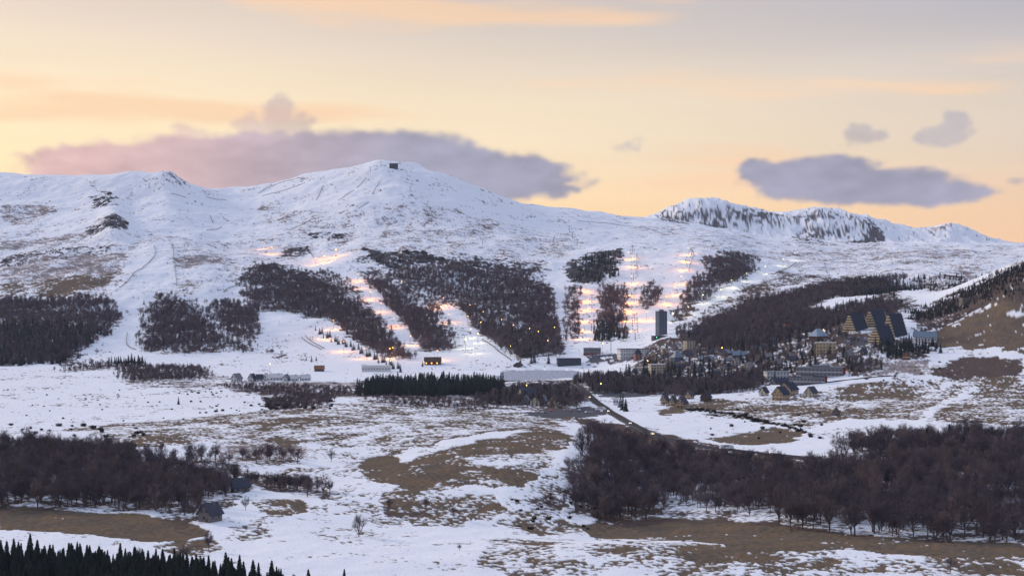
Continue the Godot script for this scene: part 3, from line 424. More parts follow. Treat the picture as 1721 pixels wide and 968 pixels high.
# kind, x, z, width, height, turn, wall, roof, floors, label
const BUILDINGS := [
	["tower", 209.6, -2340, 15.8, 36.6, 20, "bluegrey", "slate", 13, "tall dark grey tower block at the foot of the pistes"],
	["block", 203.3, -2292, 22.8, 6.5, 10, "slate", "slate", 2, "low dark base building in front of the tower block"],
	["block", 161.3, -2214, 41.7, 14.2, 8, "white", "navy", 3, "long dark blue roofed hotel below the pistes"],
	["spire", 163.9, -2170, 10.8, 15.4, 10, "brick", "navy", 4, "reddish gabled stair tower on the long hotel"],
	["block", 110, -2284, 24.4, 10.6, -5, "grey", "grey", 2, "grey lift station with a red base beside the pistes"],
	["block", 76.2, -2232, 32.5, 11.1, 5, "slate", "navy", 1, "low dark market building by the frozen lake"],
	["gable", 8.3, -2236, 12.7, 6.4, 70, "brown", "slate", 1, "small brown barn at the far shore of the frozen lake"],
	["block", 171.6, -1978, 19.0, 12.7, 12, "cream", "white", 4, "cream banded four storey block in the fir trees"],
	["block", 156.6, -2030, 18.0, 5.8, 12, "cream", "white", 1, "low cream wing beside the banded block"],
	["block", 197.4, -2156, 10.7, 8.4, 15, "cream", "grey", 2, "small cream house below the tower block"],
	["hip", 205.3, -2070, 15.5, 14.0, 25, "bluegrey", "steel", 3, "blue grey house with a broad hipped roof"],
	["block", 230.1, -2168, 15.4, 13.1, 30, "cream", "slate", 5, "cream and dark apartment block right of the tower"],
	["gable", 262.9, -2046, 14.5, 8.7, 60, "grey", "steel", 1, "grey roofed chalet next to the blue hall"],
	["gable", 274.7, -2010, 17.1, 8.6, -5, "bluegrey", "steel", 1, "blue roofed hall among the firs"],
	["gable", 239.6, -2036, 22.4, 6.5, 0, "brown", "steel", 1, "long low house with a pale blue roof"],
	["gable", 259.6, -1998, 8.5, 5.0, 10, "grey", "grey", 1, "small house with a grey snow dusted roof"],
	["gable", 273.3, -1922, 13.0, 10.2, 50, "cream", "grey", 2, "grey gabled villa above the white terraces"],
	["gable", 297.7, -2204, 7.1, 5.5, 80, "cream", "white", 1, "small white house alone in the bare wood"],
	["gable", 234, -1936, 4.8, 7.6, 85, "cream", "slate", 2, "narrow cream gable among the bare trees"],
	["gable", 216.1, -1990, 8.5, 7.1, 40, "cream", "grey", 1, "pale house half hidden behind bare trees"],
	["block", 360, -2166, 13.9, 10.0, 10, "rust", "rust", 3, "rust coloured block in the firs on the upper hill"],
	["gable", 321.4, -1930, 8.2, 8.9, 40, "brown", "grey", 2, "brown house under the rust coloured block"],
	["block", 284.1, -1788, 26.1, 12.1, 6, "white", "steel", 3, "white terraced building with long balcony bands"],
	["school", 323, -1744, 50.2, 16.7, -22, "grey", "steel", 3, "big stepped grey building with a dark red end wall"],
	["school", 303.6, -1710, 37.7, 12.8, -22, "grey", "navy", 2, "long lower grey building with a bright red end wall"],
	["aframe", 411.2, -1986, 32.5, 21.9, 40, "sand", "navy", 7, "steep blue roofed residence with banded sand gable and terrace"],
	["aframe", 438.7, -2000, 33.4, 22.0, 40, "sand", "navy", 7, "steep residence with narrow banded gable, tallest on the ridge"],
	["aframe", 423.6, -1902, 33.8, 22.3, 40, "sand", "navy", 7, "steep residence with brown chequered balconies"],
	["aframe", 447.8, -1944, 31.1, 27.6, 40, "sand", "navy", 8, "steep residence showing a broad blue roof to the pasture"],
	["hip", 363.5, -1976, 22.5, 16.2, 35, "brown", "skyblue", 1, "chapel like hall with a tall pale blue roof"],
	["block", 359.1, -1904, 24.4, 15.6, -12, "sand", "white", 4, "four storey sand coloured hotel below the blue roofed hall"],
	["gable", 371.5, -1838, 10.5, 9.8, 45, "grey", "grey", 2, "grey roofed house below the parked cars"],
	["gable", 388.7, -1844, 8.5, 7.9, 40, "grey", "slate", 2, "dark roofed house behind the grey one in the firs"],
	["gable", 425.8, -1800, 10.2, 9.6, 75, "rust", "brown", 2, "orange timber chalet alone in front of the dark firs"],
	["gable", 474.1, -1908, 27.8, 12.2, -10, "white", "steel", 1, "long pale shed with a blue grey roof by the pasture"],
	["gable", 145.3, -1584, 8.4, 9.6, 60, "timber", "slate", 2, "timber chalet at the lower end of the row of three"],
	["gable", 150.6, -1558, 8.3, 9.4, 60, "timber", "slate", 2, "timber chalet in the middle of the row of three"],
	["gable", 156.5, -1534, 11.5, 10.4, 60, "timber", "slate", 2, "timber chalet at the meadow end of the row of three"],
	["gable", 173.8, -1632, 9.3, 8.1, 60, "timber", "slate", 2, "brown timber chalet behind the row of three"],
	["gable", 187.4, -1610, 11.4, 9.2, 60, "brown", "navy", 2, "dark chalet standing by itself near the row of three"],
	["gable", 256.3, -1588, 17.5, 13.5, 55, "timber", "navy", 2, "big dark roofed chalet with a cream gable balcony"],
	["gable", 271.3, -1634, 21.5, 13.9, 55, "timber", "navy", 2, "large dark double chalet behind the cream gabled one"],
	["gable", 248.1, -1642, 9.9, 9.3, 55, "cream", "navy", 2, "small cream chalet with dark roof by the snow clearing"],
	["gable", 289, -1610, 13.2, 10.3, 50, "cream", "slate", 2, "cream chalet on stilts at the edge of the meadow"],
	["gable", 285.5, -1748, 24.9, 7.5, 5, "grey", "navy", 1, "wide dark roofed hall in front of the white terraces"],
	["gable", 268.3, -1380, 8.3, 7.8, 80, "stone", "stone", 1, "old stone barn alone in the patchy meadow"],
	["gable", 21.7, -1566, 9.5, 8.4, 85, "cream", "brown", 2, "cream gabled house with two small windows by the car park"],
	["gable", 38.7, -1576, 8.4, 8.4, 75, "sand", "brown", 2, "sand gabled house beside the two window house"],
	["gable", 13.1, -1574, 7.8, 9.5, 80, "grey", "grey", 2, "grey roofed house at the edge of the car park"],
	["gable", 30.1, -1582, 6.7, 9.0, 70, "grey", "steel", 2, "pale grey house between the two gabled houses"],
	["gable", 14, -1640, 18.1, 12.8, 30, "sand", "slate", 2, "big dark roofed lodge behind the gabled houses"],
	["gable", -326.9, -1980, 12.7, 10.6, 60, "white", "grey", 1, "white gabled house at the open end of the hamlet"],
	["gable", -309.9, -1990, 9.2, 9.9, 70, "white", "slate", 1, "second white house of the hamlet beside a brown shrub"],
	["gable", -301, -1990, 8.5, 9.2, 10, "white", "slate", 1, "dark roofed house of the hamlet facing the field"],
	["gable", -295, -2002, 7.1, 9.3, 70, "white", "white", 1, "narrow snowy roofed house of the hamlet"],
	["gable", -285.3, -2014, 17.2, 8.6, 10, "white", "white", 1, "wide house of the hamlet with two snowy roofs"],
	["gable", -270.5, -2000, 8.5, 8.5, 70, "white", "grey", 1, "pale gable in the middle of the hamlet row"],
	["gable", -261, -1998, 11.4, 7.8, 20, "white", "white", 1, "snow roofed house near the orange lamp of the hamlet"],
	["gable", -247.6, -1996, 13.5, 7.8, 20, "white", "white", 1, "last snow roofed house of the hamlet row"],
	["gable", -252.6, -2186, 13.2, 7.8, 5, "brown", "rust", 1, "reddish roofed barn at the foot of the nursery slope"],
	["block", -177.4, -2170, 37.8, 8.5, 3, "white", "white", 1, "long flat roofed building at the foot of the nursery slope"],
	["gable", -108.1, -2270, 23.4, 10.5, 5, "brown", "brown", 1, "piste side restaurant with warm lit windows"],
	["gable", -146.4, -896, 10.8, 7.6, 25, "stone", "slate", 1, "dark roofed stone barn among bare hillside trees"],
	["gable", -141.9, -782, 10.6, 8.9, 60, "stone", "slate", 1, "stone barn with pale gable below the hillside wood"],
	["block", -305.8, -4312, 21.5, 16.9, 0, "slate", "slate", 1, "dark summit lift station on the snowy peak"],
	["block", 571.5, -2092, 19.3, 8.9, 10, "stone", "stone", 1, "pale stone ruin on the steep hill"],
	["block", 97.5, -1568, 5.0, 7.2, 0, "white", "white", 1, "white kiosk with notice panel beside the road"],
	["block", 131.8, -1868, 12.0, 4.0, 0, "white", "white", 1, "white roofed service shed behind the parked cars"],
	["gable", 195.5, -2026, 6.5, 6.1, 70, "grey", "grey", 1, "small gabled house half hidden among the resort trees"],
	["gable", 201.9, -1996, 10.4, 7.2, -20, "sand", "slate", 1, "small gabled house half hidden among the resort trees"],
	["gable", 222.7, -2106, 11.1, 6.1, 8, "grey", "slate", 2, "small gabled house half hidden among the resort trees"],
	["gable", 238.7, -2156, 9.3, 6.8, 80, "cream", "grey", 1, "small gabled house half hidden among the resort trees"],
	["gable", 221.7, -1952, 9.5, 8.0, 55, "grey", "slate", 2, "small gabled house half hidden among the resort trees"],
	["gable", 236.4, -2018, 8.1, 7.5, 30, "grey", "slate", 2, "small gabled house half hidden among the resort trees"],
	["gable", 234.2, -1912, 8.5, 6.9, 8, "sand", "slate", 2, "small gabled house half hidden among the resort trees"],
	["gable", 245.5, -1948, 6.8, 5.9, 70, "cream", "grey", 2, "small gabled house half hidden among the resort trees"],
	["gable", 256.3, -1962, 9.0, 6.2, 70, "bluegrey", "steel", 1, "small gabled house half hidden among the resort trees"],
	["gable", 266.3, -1974, 7.7, 7.9, 70, "cream", "steel", 2, "small gabled house half hidden among the resort trees"],
	["gable", 268, -1878, 7.2, 6.9, 70, "bluegrey", "steel", 1, "small gabled house half hidden among the resort trees"],
	["gable", 290.3, -2004, 10.6, 8.5, 55, "grey", "brown", 2, "small gabled house half hidden among the resort trees"],
	["gable", 286.5, -1944, 6.6, 6.1, 80, "brown", "grey", 2, "small gabled house half hidden among the resort trees"],
	["gable", 303, -2022, 7.7, 6.6, 30, "cream", "slate", 1, "small gabled house half hidden among the resort trees"],
	["gable", 302.4, -1962, 9.6, 6.8, 8, "brown", "grey", 2, "small gabled house half hidden among the resort trees"],
	["gable", 319.7, -2046, 7.0, 8.7, 8, "grey", "slate", 2, "small gabled house half hidden among the resort trees"],
	["gable", 305.5, -1912, 6.8, 8.1, 30, "stone", "grey", 2, "small gabled house half hidden among the resort trees"],
	["gable", 333.7, -2052, 9.2, 7.3, 55, "brown", "slate", 1, "small gabled house half hidden among the resort trees"],
	["gable", 323.5, -1914, 9.6, 6.8, -20, "brown", "slate", 1, "small gabled house half hidden among the resort trees"],
	["gable", 338.6, -1966, 7.4, 7.7, 70, "brown", "slate", 1, "small gabled house half hidden among the resort trees"],
	["gable", 336.2, -1924, 6.6, 7.1, 70, "grey", "grey", 1, "small gabled house half hidden among the resort trees"],
	["gable", 362.6, -2050, 7.1, 8.4, 8, "brown", "slate", 1, "small gabled house half hidden among the resort trees"],
	["gable", 355.6, -1854, 9.7, 7.6, -20, "grey", "brown", 2, "small gabled house half hidden among the resort trees"],
	["gable", 373.2, -1890, 8.3, 6.8, -20, "sand", "brown", 2, "small gabled house half hidden among the resort trees"],
	["gable", 374.5, -1818, 6.7, 5.7, 80, "stone", "steel", 2, "small gabled house half hidden among the resort trees"],
	["gable", 183.4, -2172, 8.5, 7.3, 80, "sand", "steel", 1, "small gabled house half hidden among the resort trees"],
	["gable", 183.5, -2120, 11.0, 8.1, 80, "sand", "slate", 1, "small gabled house half hidden among the resort trees"],
	["gable", 195.8, -2122, 10.7, 6.4, 70, "grey", "slate", 1, "small gabled house half hidden among the resort trees"],
	["gable", 148.9, -2018, 8.1, 6.6, 70, "bluegrey", "steel", 1, "small gabled house half hidden among the resort trees"],
	["gable", 121, -2008, 10.4, 6.5, 8, "cream", "slate", 2, "small gabled house half hidden among the resort trees"],
	["gable", 347.9, -2020, 7.6, 6.3, -20, "brown", "slate", 2, "small gabled house half hidden among the resort trees"],
	["gable", 249.5, -2098, 6.9, 7.3, -20, "grey", "slate", 1, "small gabled house half hidden among the resort trees"],
]
const ROCKS := [
	[-218.8, -3318, 6.1, "in the cliff band above the bare woods"],
	[-198.4, -3390, 8.0, "in the cliff band above the bare woods"],
	[-179.3, -3300, 10.8, "in the cliff band above the bare woods"],
	[-271.1, -3358, 5.9, "in the cliff band above the bare woods"],
	[-193.7, -3240, 8.1, "in the cliff band above the bare woods"],
	[-176.5, -3376, 7.3, "in the cliff band above the bare woods"],
	[-181.1, -3248, 8.4, "in the cliff band above the bare woods"],
	[-282.2, -3356, 6.7, "in the cliff band above the bare woods"],
	[-242.3, -3242, 6.6, "in the cliff band above the bare woods"],
	[-219.3, -3396, 8.4, "in the cliff band above the bare woods"],
	[-200.5, -3370, 9.6, "in the cliff band above the bare woods"],
	[-299.4, -3404, 9.3, "in the cliff band above the bare woods"],
	[-297.8, -3404, 9.0, "in the cliff band above the bare woods"],
	[-145, -3310, 8.2, "in the cliff band above the bare woods"],
	[-194, -3376, 9.6, "in the cliff band above the bare woods"],
	[-262.6, -3282, 12.7, "in the cliff band above the bare woods"],
	[-198.6, -3364, 7.1, "in the cliff band above the bare woods"],
	[-199.3, -3390, 7.9, "in the cliff band above the bare woods"],
	[-182.4, -3272, 11.2, "in the cliff band above the bare woods"],
	[-280.9, -3338, 11.9, "in the cliff band above the bare woods"],
	[-198.3, -3300, 8.2, "in the cliff band above the bare woods"],
	[-133.5, -3282, 5.1, "in the cliff band above the bare woods"],
	[-165.3, -3326, 8.5, "in the cliff band above the bare woods"],
	[-258.4, -3312, 7.6, "in the cliff band above the bare woods"],
	[-162.3, -3292, 10.7, "in the cliff band above the bare woods"],
	[-248.6, -3256, 8.4, "in the cliff band above the bare woods"],
	[-228.9, -3320, 11.9, "in the cliff band above the bare woods"],
	[-230.1, -3264, 6.4, "in the cliff band above the bare woods"],
	[-159, -3342, 5.4, "in the cliff band above the bare woods"],
	[-200.5, -3398, 5.5, "in the cliff band above the bare woods"],
	[-260.1, -3324, 9.9, "in the cliff band above the bare woods"],
	[-138.3, -3324, 6.1, "in the cliff band above the bare woods"],
	[-206, -3368, 5.7, "in the cliff band above the bare woods"],
	[-200.1, -3256, 5.5, "in the cliff band above the bare woods"],
	[-216.6, -3256, 11.1, "in the cliff band above the bare woods"],
	[-225.1, -3224, 6.4, "in the cliff band above the bare woods"],
	[-174.1, -3240, 12.0, "in the cliff band above the bare woods"],
	[-217.7, -3378, 5.4, "in the cliff band above the bare woods"],
	[-210.9, -3360, 10.0, "in the cliff band above the bare woods"],
	[-264.4, -3312, 9.5, "in the cliff band above the bare woods"],
	[-233.9, -3362, 8.9, "in the cliff band above the bare woods"],
	[-140, -3288, 12.5, "in the cliff band above the bare woods"],
	[-149, -3284, 9.2, "in the cliff band above the bare woods"],
	[-207, -3332, 10.8, "in the cliff band above the bare woods"],
	[-180.6, -3376, 10.6, "in the cliff band above the bare woods"],
	[-218.8, -3294, 10.1, "in the cliff band above the bare woods"],
	[-9.3, -3120, 8.4, "among the trees under the cliff band"],
	[-27.2, -3102, 6.0, "among the trees under the cliff band"],
	[-116.2, -3242, 7.0, "among the trees under the cliff band"],
	[-99.5, -3288, 5.8, "among the trees under the cliff band"],
	[-49.9, -3142, 4.1, "among the trees under the cliff band"],
	[-2.2, -3222, 7.9, "among the trees under the cliff band"],
	[30, -3056, 4.5, "among the trees under the cliff band"],
	[-71, -3238, 7.9, "among the trees under the cliff band"],
	[-96.2, -3236, 4.6, "among the trees under the cliff band"],
	[30, -3220, 7.7, "among the trees under the cliff band"],
	[-50.4, -3146, 5.8, "among the trees under the cliff band"],
	[-25, -3248, 5.3, "among the trees under the cliff band"],
	[-44, -3256, 6.2, "among the trees under the cliff band"],
	[9.7, -3130, 5.1, "among the trees under the cliff band"],
	[-74.5, -3062, 8.9, "among the trees under the cliff band"],
	[-0.5, -3032, 8.7, "among the trees under the cliff band"],
	[13.1, -3026, 8.8, "among the trees under the cliff band"],
	[-84.1, -3118, 6.5, "among the trees under the cliff band"],
	[-67.1, -3050, 6.0, "among the trees under the cliff band"],
	[-92.9, -3218, 6.3, "among the trees under the cliff band"],
	[-27.9, -3136, 6.2, "among the trees under the cliff band"],
	[-95.4, -3178, 5.6, "among the trees under the cliff band"],
	[-21.4, -3288, 7.1, "among the trees under the cliff band"],
	[-71.2, -3168, 7.0, "among the trees under the cliff band"],
	[-4.2, -3038, 7.7, "among the trees under the cliff band"],
	[-90.2, -3136, 5.7, "among the trees under the cliff band"],
	[149.4, -3132, 6.3, "on the wooded crag beside the floodlit piste"],
	[195, -3252, 4.7, "on the wooded crag beside the floodlit piste"],
	[188.5, -3364, 7.7, "on the wooded crag beside the floodlit piste"],
	[221.9, -3526, 5.0, "on the wooded crag beside the floodlit piste"],
	[177.9, -3310, 10.2, "on the wooded crag beside the floodlit piste"],
	[183.3, -3326, 5.9, "on the wooded crag beside the floodlit piste"],
	[141.7, -3324, 5.3, "on the wooded crag beside the floodlit piste"],
	[164.2, -3128, 8.0, "on the wooded crag beside the floodlit piste"],
	[194.6, -3188, 10.4, "on the wooded crag beside the floodlit piste"],
	[193.1, -3370, 5.0, "on the wooded crag beside the floodlit piste"],
	[150.5, -3198, 5.6, "on the wooded crag beside the floodlit piste"],
	[136.6, -3176, 6.4, "on the wooded crag beside the floodlit piste"],
	[169.1, -3246, 10.5, "on the wooded crag beside the floodlit piste"],
	[185.6, -3194, 4.7, "on the wooded crag beside the floodlit piste"],
	[181.2, -3296, 9.9, "on the wooded crag beside the floodlit piste"],
	[182.6, -3262, 4.4, "on the wooded crag beside the floodlit piste"],
	[195.2, -3302, 7.2, "on the wooded crag beside the floodlit piste"],
	[224.7, -3490, 6.5, "on the wooded crag beside the floodlit piste"],
	[160.2, -3200, 10.8, "on the wooded crag beside the floodlit piste"],
	[195.5, -3224, 5.4, "on the wooded crag beside the floodlit piste"],
	[201.3, -3360, 4.9, "on the wooded crag beside the floodlit piste"],
	[144, -3164, 7.2, "on the wooded crag beside the floodlit piste"],
	[226.9, -3524, 5.2, "on the wooded crag beside the floodlit piste"],
	[119, -3246, 5.4, "on the wooded crag beside the floodlit piste"],
	[176.9, -3254, 8.1, "on the wooded crag beside the floodlit piste"],
	[190.1, -3150, 10.5, "on the wooded crag beside the floodlit piste"],
	[391.6, -3252, 8.8, "on the crag above the long diagonal piste"],
	[418.6, -3300, 6.4, "on the crag above the long diagonal piste"],
	[379.1, -3128, 7.2, "on the crag above the long diagonal piste"],
	[433.5, -3332, 7.1, "on the crag above the long diagonal piste"],
	[476.2, -3368, 4.1, "on the crag above the long diagonal piste"],
	[431.4, -3310, 8.3, "on the crag above the long diagonal piste"],
	[412.6, -3312, 4.9, "on the crag above the long diagonal piste"],
	[402.2, -3188, 5.6, "on the crag above the long diagonal piste"],
	[459.4, -3270, 4.1, "on the crag above the long diagonal piste"],
	[461.6, -3396, 4.2, "on the crag above the long diagonal piste"],
	[448.3, -3318, 6.8, "on the crag above the long diagonal piste"],
	[467.6, -3464, 7.5, "on the crag above the long diagonal piste"],
	[407.6, -3140, 5.8, "on the crag above the long diagonal piste"],
	[404.7, -3222, 8.5, "on the crag above the long diagonal piste"],
	[403.4, -3236, 5.4, "on the crag above the long diagonal piste"],
	[448.2, -3262, 7.7, "on the crag above the long diagonal piste"],
	[-916.6, -3662, 9.1, "on the pointed crag of the far shoulder"],
	[-879.5, -3702, 6.3, "on the pointed crag of the far shoulder"],
	[-861.4, -3720, 9.8, "on the pointed crag of the far shoulder"],
	[-855.8, -3642, 7.1, "on the pointed crag of the far shoulder"],
	[-887.5, -3700, 8.1, "on the pointed crag of the far shoulder"],
	[-857.9, -3680, 8.3, "on the pointed crag of the far shoulder"],
	[-880.5, -3636, 7.4, "on the pointed crag of the far shoulder"],
	[-857.6, -3634, 6.6, "on the pointed crag of the far shoulder"],
	[-856.2, -3604, 7.3, "on the pointed crag of the far shoulder"],
	[-867.2, -3620, 7.4, "on the pointed crag of the far shoulder"],
	[-974.8, -4052, 6.4, "on the upper crag below the plateau edge"],
	[-1006.4, -4116, 8.7, "on the upper crag below the plateau edge"],
	[-1026.7, -4126, 9.5, "on the upper crag below the plateau edge"],
	[-980.4, -4022, 8.9, "on the upper crag below the plateau edge"],
	[-1006.3, -4180, 6.0, "on the upper crag below the plateau edge"],
	[-981.2, -4100, 8.2, "on the upper crag below the plateau edge"],
	[-993, -4070, 7.9, "on the upper crag below the plateau edge"],
	[-1005.9, -4180, 10.9, "on the upper crag below the plateau edge"],
	[-396.4, -3714, 5.9, "in the small dark band under the summit"],
	[-379.7, -3706, 6.8, "in the small dark band under the summit"],
	[-372, -3654, 5.0, "in the small dark band under the summit"],
	[-385.2, -3688, 7.2, "in the small dark band under the summit"],
	[-452.6, -3734, 5.8, "in the small dark band under the summit"],
	[-384.6, -3698, 4.2, "in the small dark band under the summit"],
	[-436.1, -3696, 7.5, "in the small dark band under the summit"],
	[-409.6, -3738, 7.1, "in the small dark band under the summit"],
	[-437.7, -3546, 4.9, "beside the floodlit upper piste"],
	[-449.5, -3574, 3.3, "beside the floodlit upper piste"],
	[-439.1, -3580, 6.0, "beside the floodlit upper piste"],
	[-441.9, -3554, 4.5, "beside the floodlit upper piste"],
	[-455.7, -3504, 4.6, "beside the floodlit upper piste"],
	[-448, -3552, 4.0, "beside the floodlit upper piste"],
	[-449.6, -3556, 7.0, "beside the floodlit upper piste"],
	[-449.4, -3570, 3.1, "beside the floodlit upper piste"],
	[-458.9, -3580, 5.0, "beside the floodlit upper piste"],
	[-462, -3502, 6.3, "beside the floodlit upper piste"],
	[-859.2, -3400, 4.8, "scattered over the heath band"],
	[-963.4, -3416, 3.1, "scattered over the heath band"],
	[-999.5, -3430, 4.7, "scattered over the heath band"],
	[-979.2, -3388, 2.5, "scattered over the heath band"],
	[-1005.5, -3332, 2.8, "scattered over the heath band"],
	[-981.1, -3322, 2.4, "scattered over the heath band"],
	[-848.6, -3446, 4.1, "scattered over the heath band"],
	[-938.5, -3420, 2.8, "scattered over the heath band"],
	[-917.6, -3484, 3.4, "scattered over the heath band"],
	[-1020.2, -3336, 4.6, "scattered over the heath band"],
	[-1013.9, -3352, 2.6, "scattered over the heath band"],
	[-920.5, -3408, 4.9, "scattered over the heath band"],
	[-865.9, -3446, 3.7, "scattered over the heath band"],
	[-962.5, -3338, 2.4, "scattered over the heath band"],
	[-1019.4, -3362, 4.6, "scattered over the heath band"],
	[-935.8, -3484, 3.7, "scattered over the heath band"],
	[-926.8, -3336, 3.0, "scattered over the heath band"],
	[-993.4, -3350, 4.1, "scattered over the heath band"],
	[-932.8, -3444, 4.2, "scattered over the heath band"],
	[-940, -3400, 2.6, "scattered over the heath band"],
	[-958.3, -3486, 3.3, "scattered over the heath band"],
	[-939.7, -3418, 4.2, "scattered over the heath band"],
	[-956.6, -3370, 4.0, "scattered over the heath band"],
	[-986.7, -3322, 2.2, "scattered over the heath band"],
	[-957.6, -3314, 2.4, "scattered over the heath band"],
	[-989.3, -3438, 4.8, "scattered over the heath band"],
	[-827.3, -3416, 3.9, "scattered over the heath band"],
	[-1015.4, -3354, 3.8, "scattered over the heath band"],
	[-991.9, -3290, 5.0, "scattered over the heath band"],
	[-959, -3442, 4.6, "scattered over the heath band"],
	[-387.3, -3078, 4.7, "along the top of the diagonal wood"],
	[-389.2, -3158, 4.2, "along the top of the diagonal wood"],
	[-484.4, -3206, 4.9, "along the top of the diagonal wood"],
	[-431.7, -3164, 4.3, "along the top of the diagonal wood"],
	[-420.3, -3186, 4.1, "along the top of the diagonal wood"],
	[-431.2, -3182, 6.2, "along the top of the diagonal wood"],
	[-382.4, -3108, 7.8, "along the top of the diagonal wood"],
	[-472.4, -3250, 5.5, "along the top of the diagonal wood"],
	[-439.8, -3174, 6.5, "along the top of the diagonal wood"],
	[-436.7, -3146, 6.7, "along the top of the diagonal wood"],
	[-348.3, -3024, 5.5, "along the top of the diagonal wood"],
	[-361.3, -3044, 4.5, "along the top of the diagonal wood"],
	[-446.5, -3162, 5.2, "along the top of the diagonal wood"],
	[-430.8, -3140, 5.3, "along the top of the diagonal wood"],
	[-403.7, -3130, 4.7, "along the top of the diagonal wood"],
	[-398.3, -3122, 7.7, "along the top of the diagonal wood"],
	[-391.5, -3124, 6.4, "along the top of the diagonal wood"],
	[-351.3, -3032, 4.7, "along the top of the diagonal wood"],
	[-480.8, -3248, 4.1, "along the top of the diagonal wood"],
	[-390.7, -3102, 5.6, "along the top of the diagonal wood"],
	[-370.7, -3068, 7.4, "along the top of the diagonal wood"],
	[-442.8, -3204, 7.5, "along the top of the diagonal wood"],
	[-392.4, -3106, 4.0, "along the top of the diagonal wood"],
	[-480, -3234, 4.9, "along the top of the diagonal wood"],
]
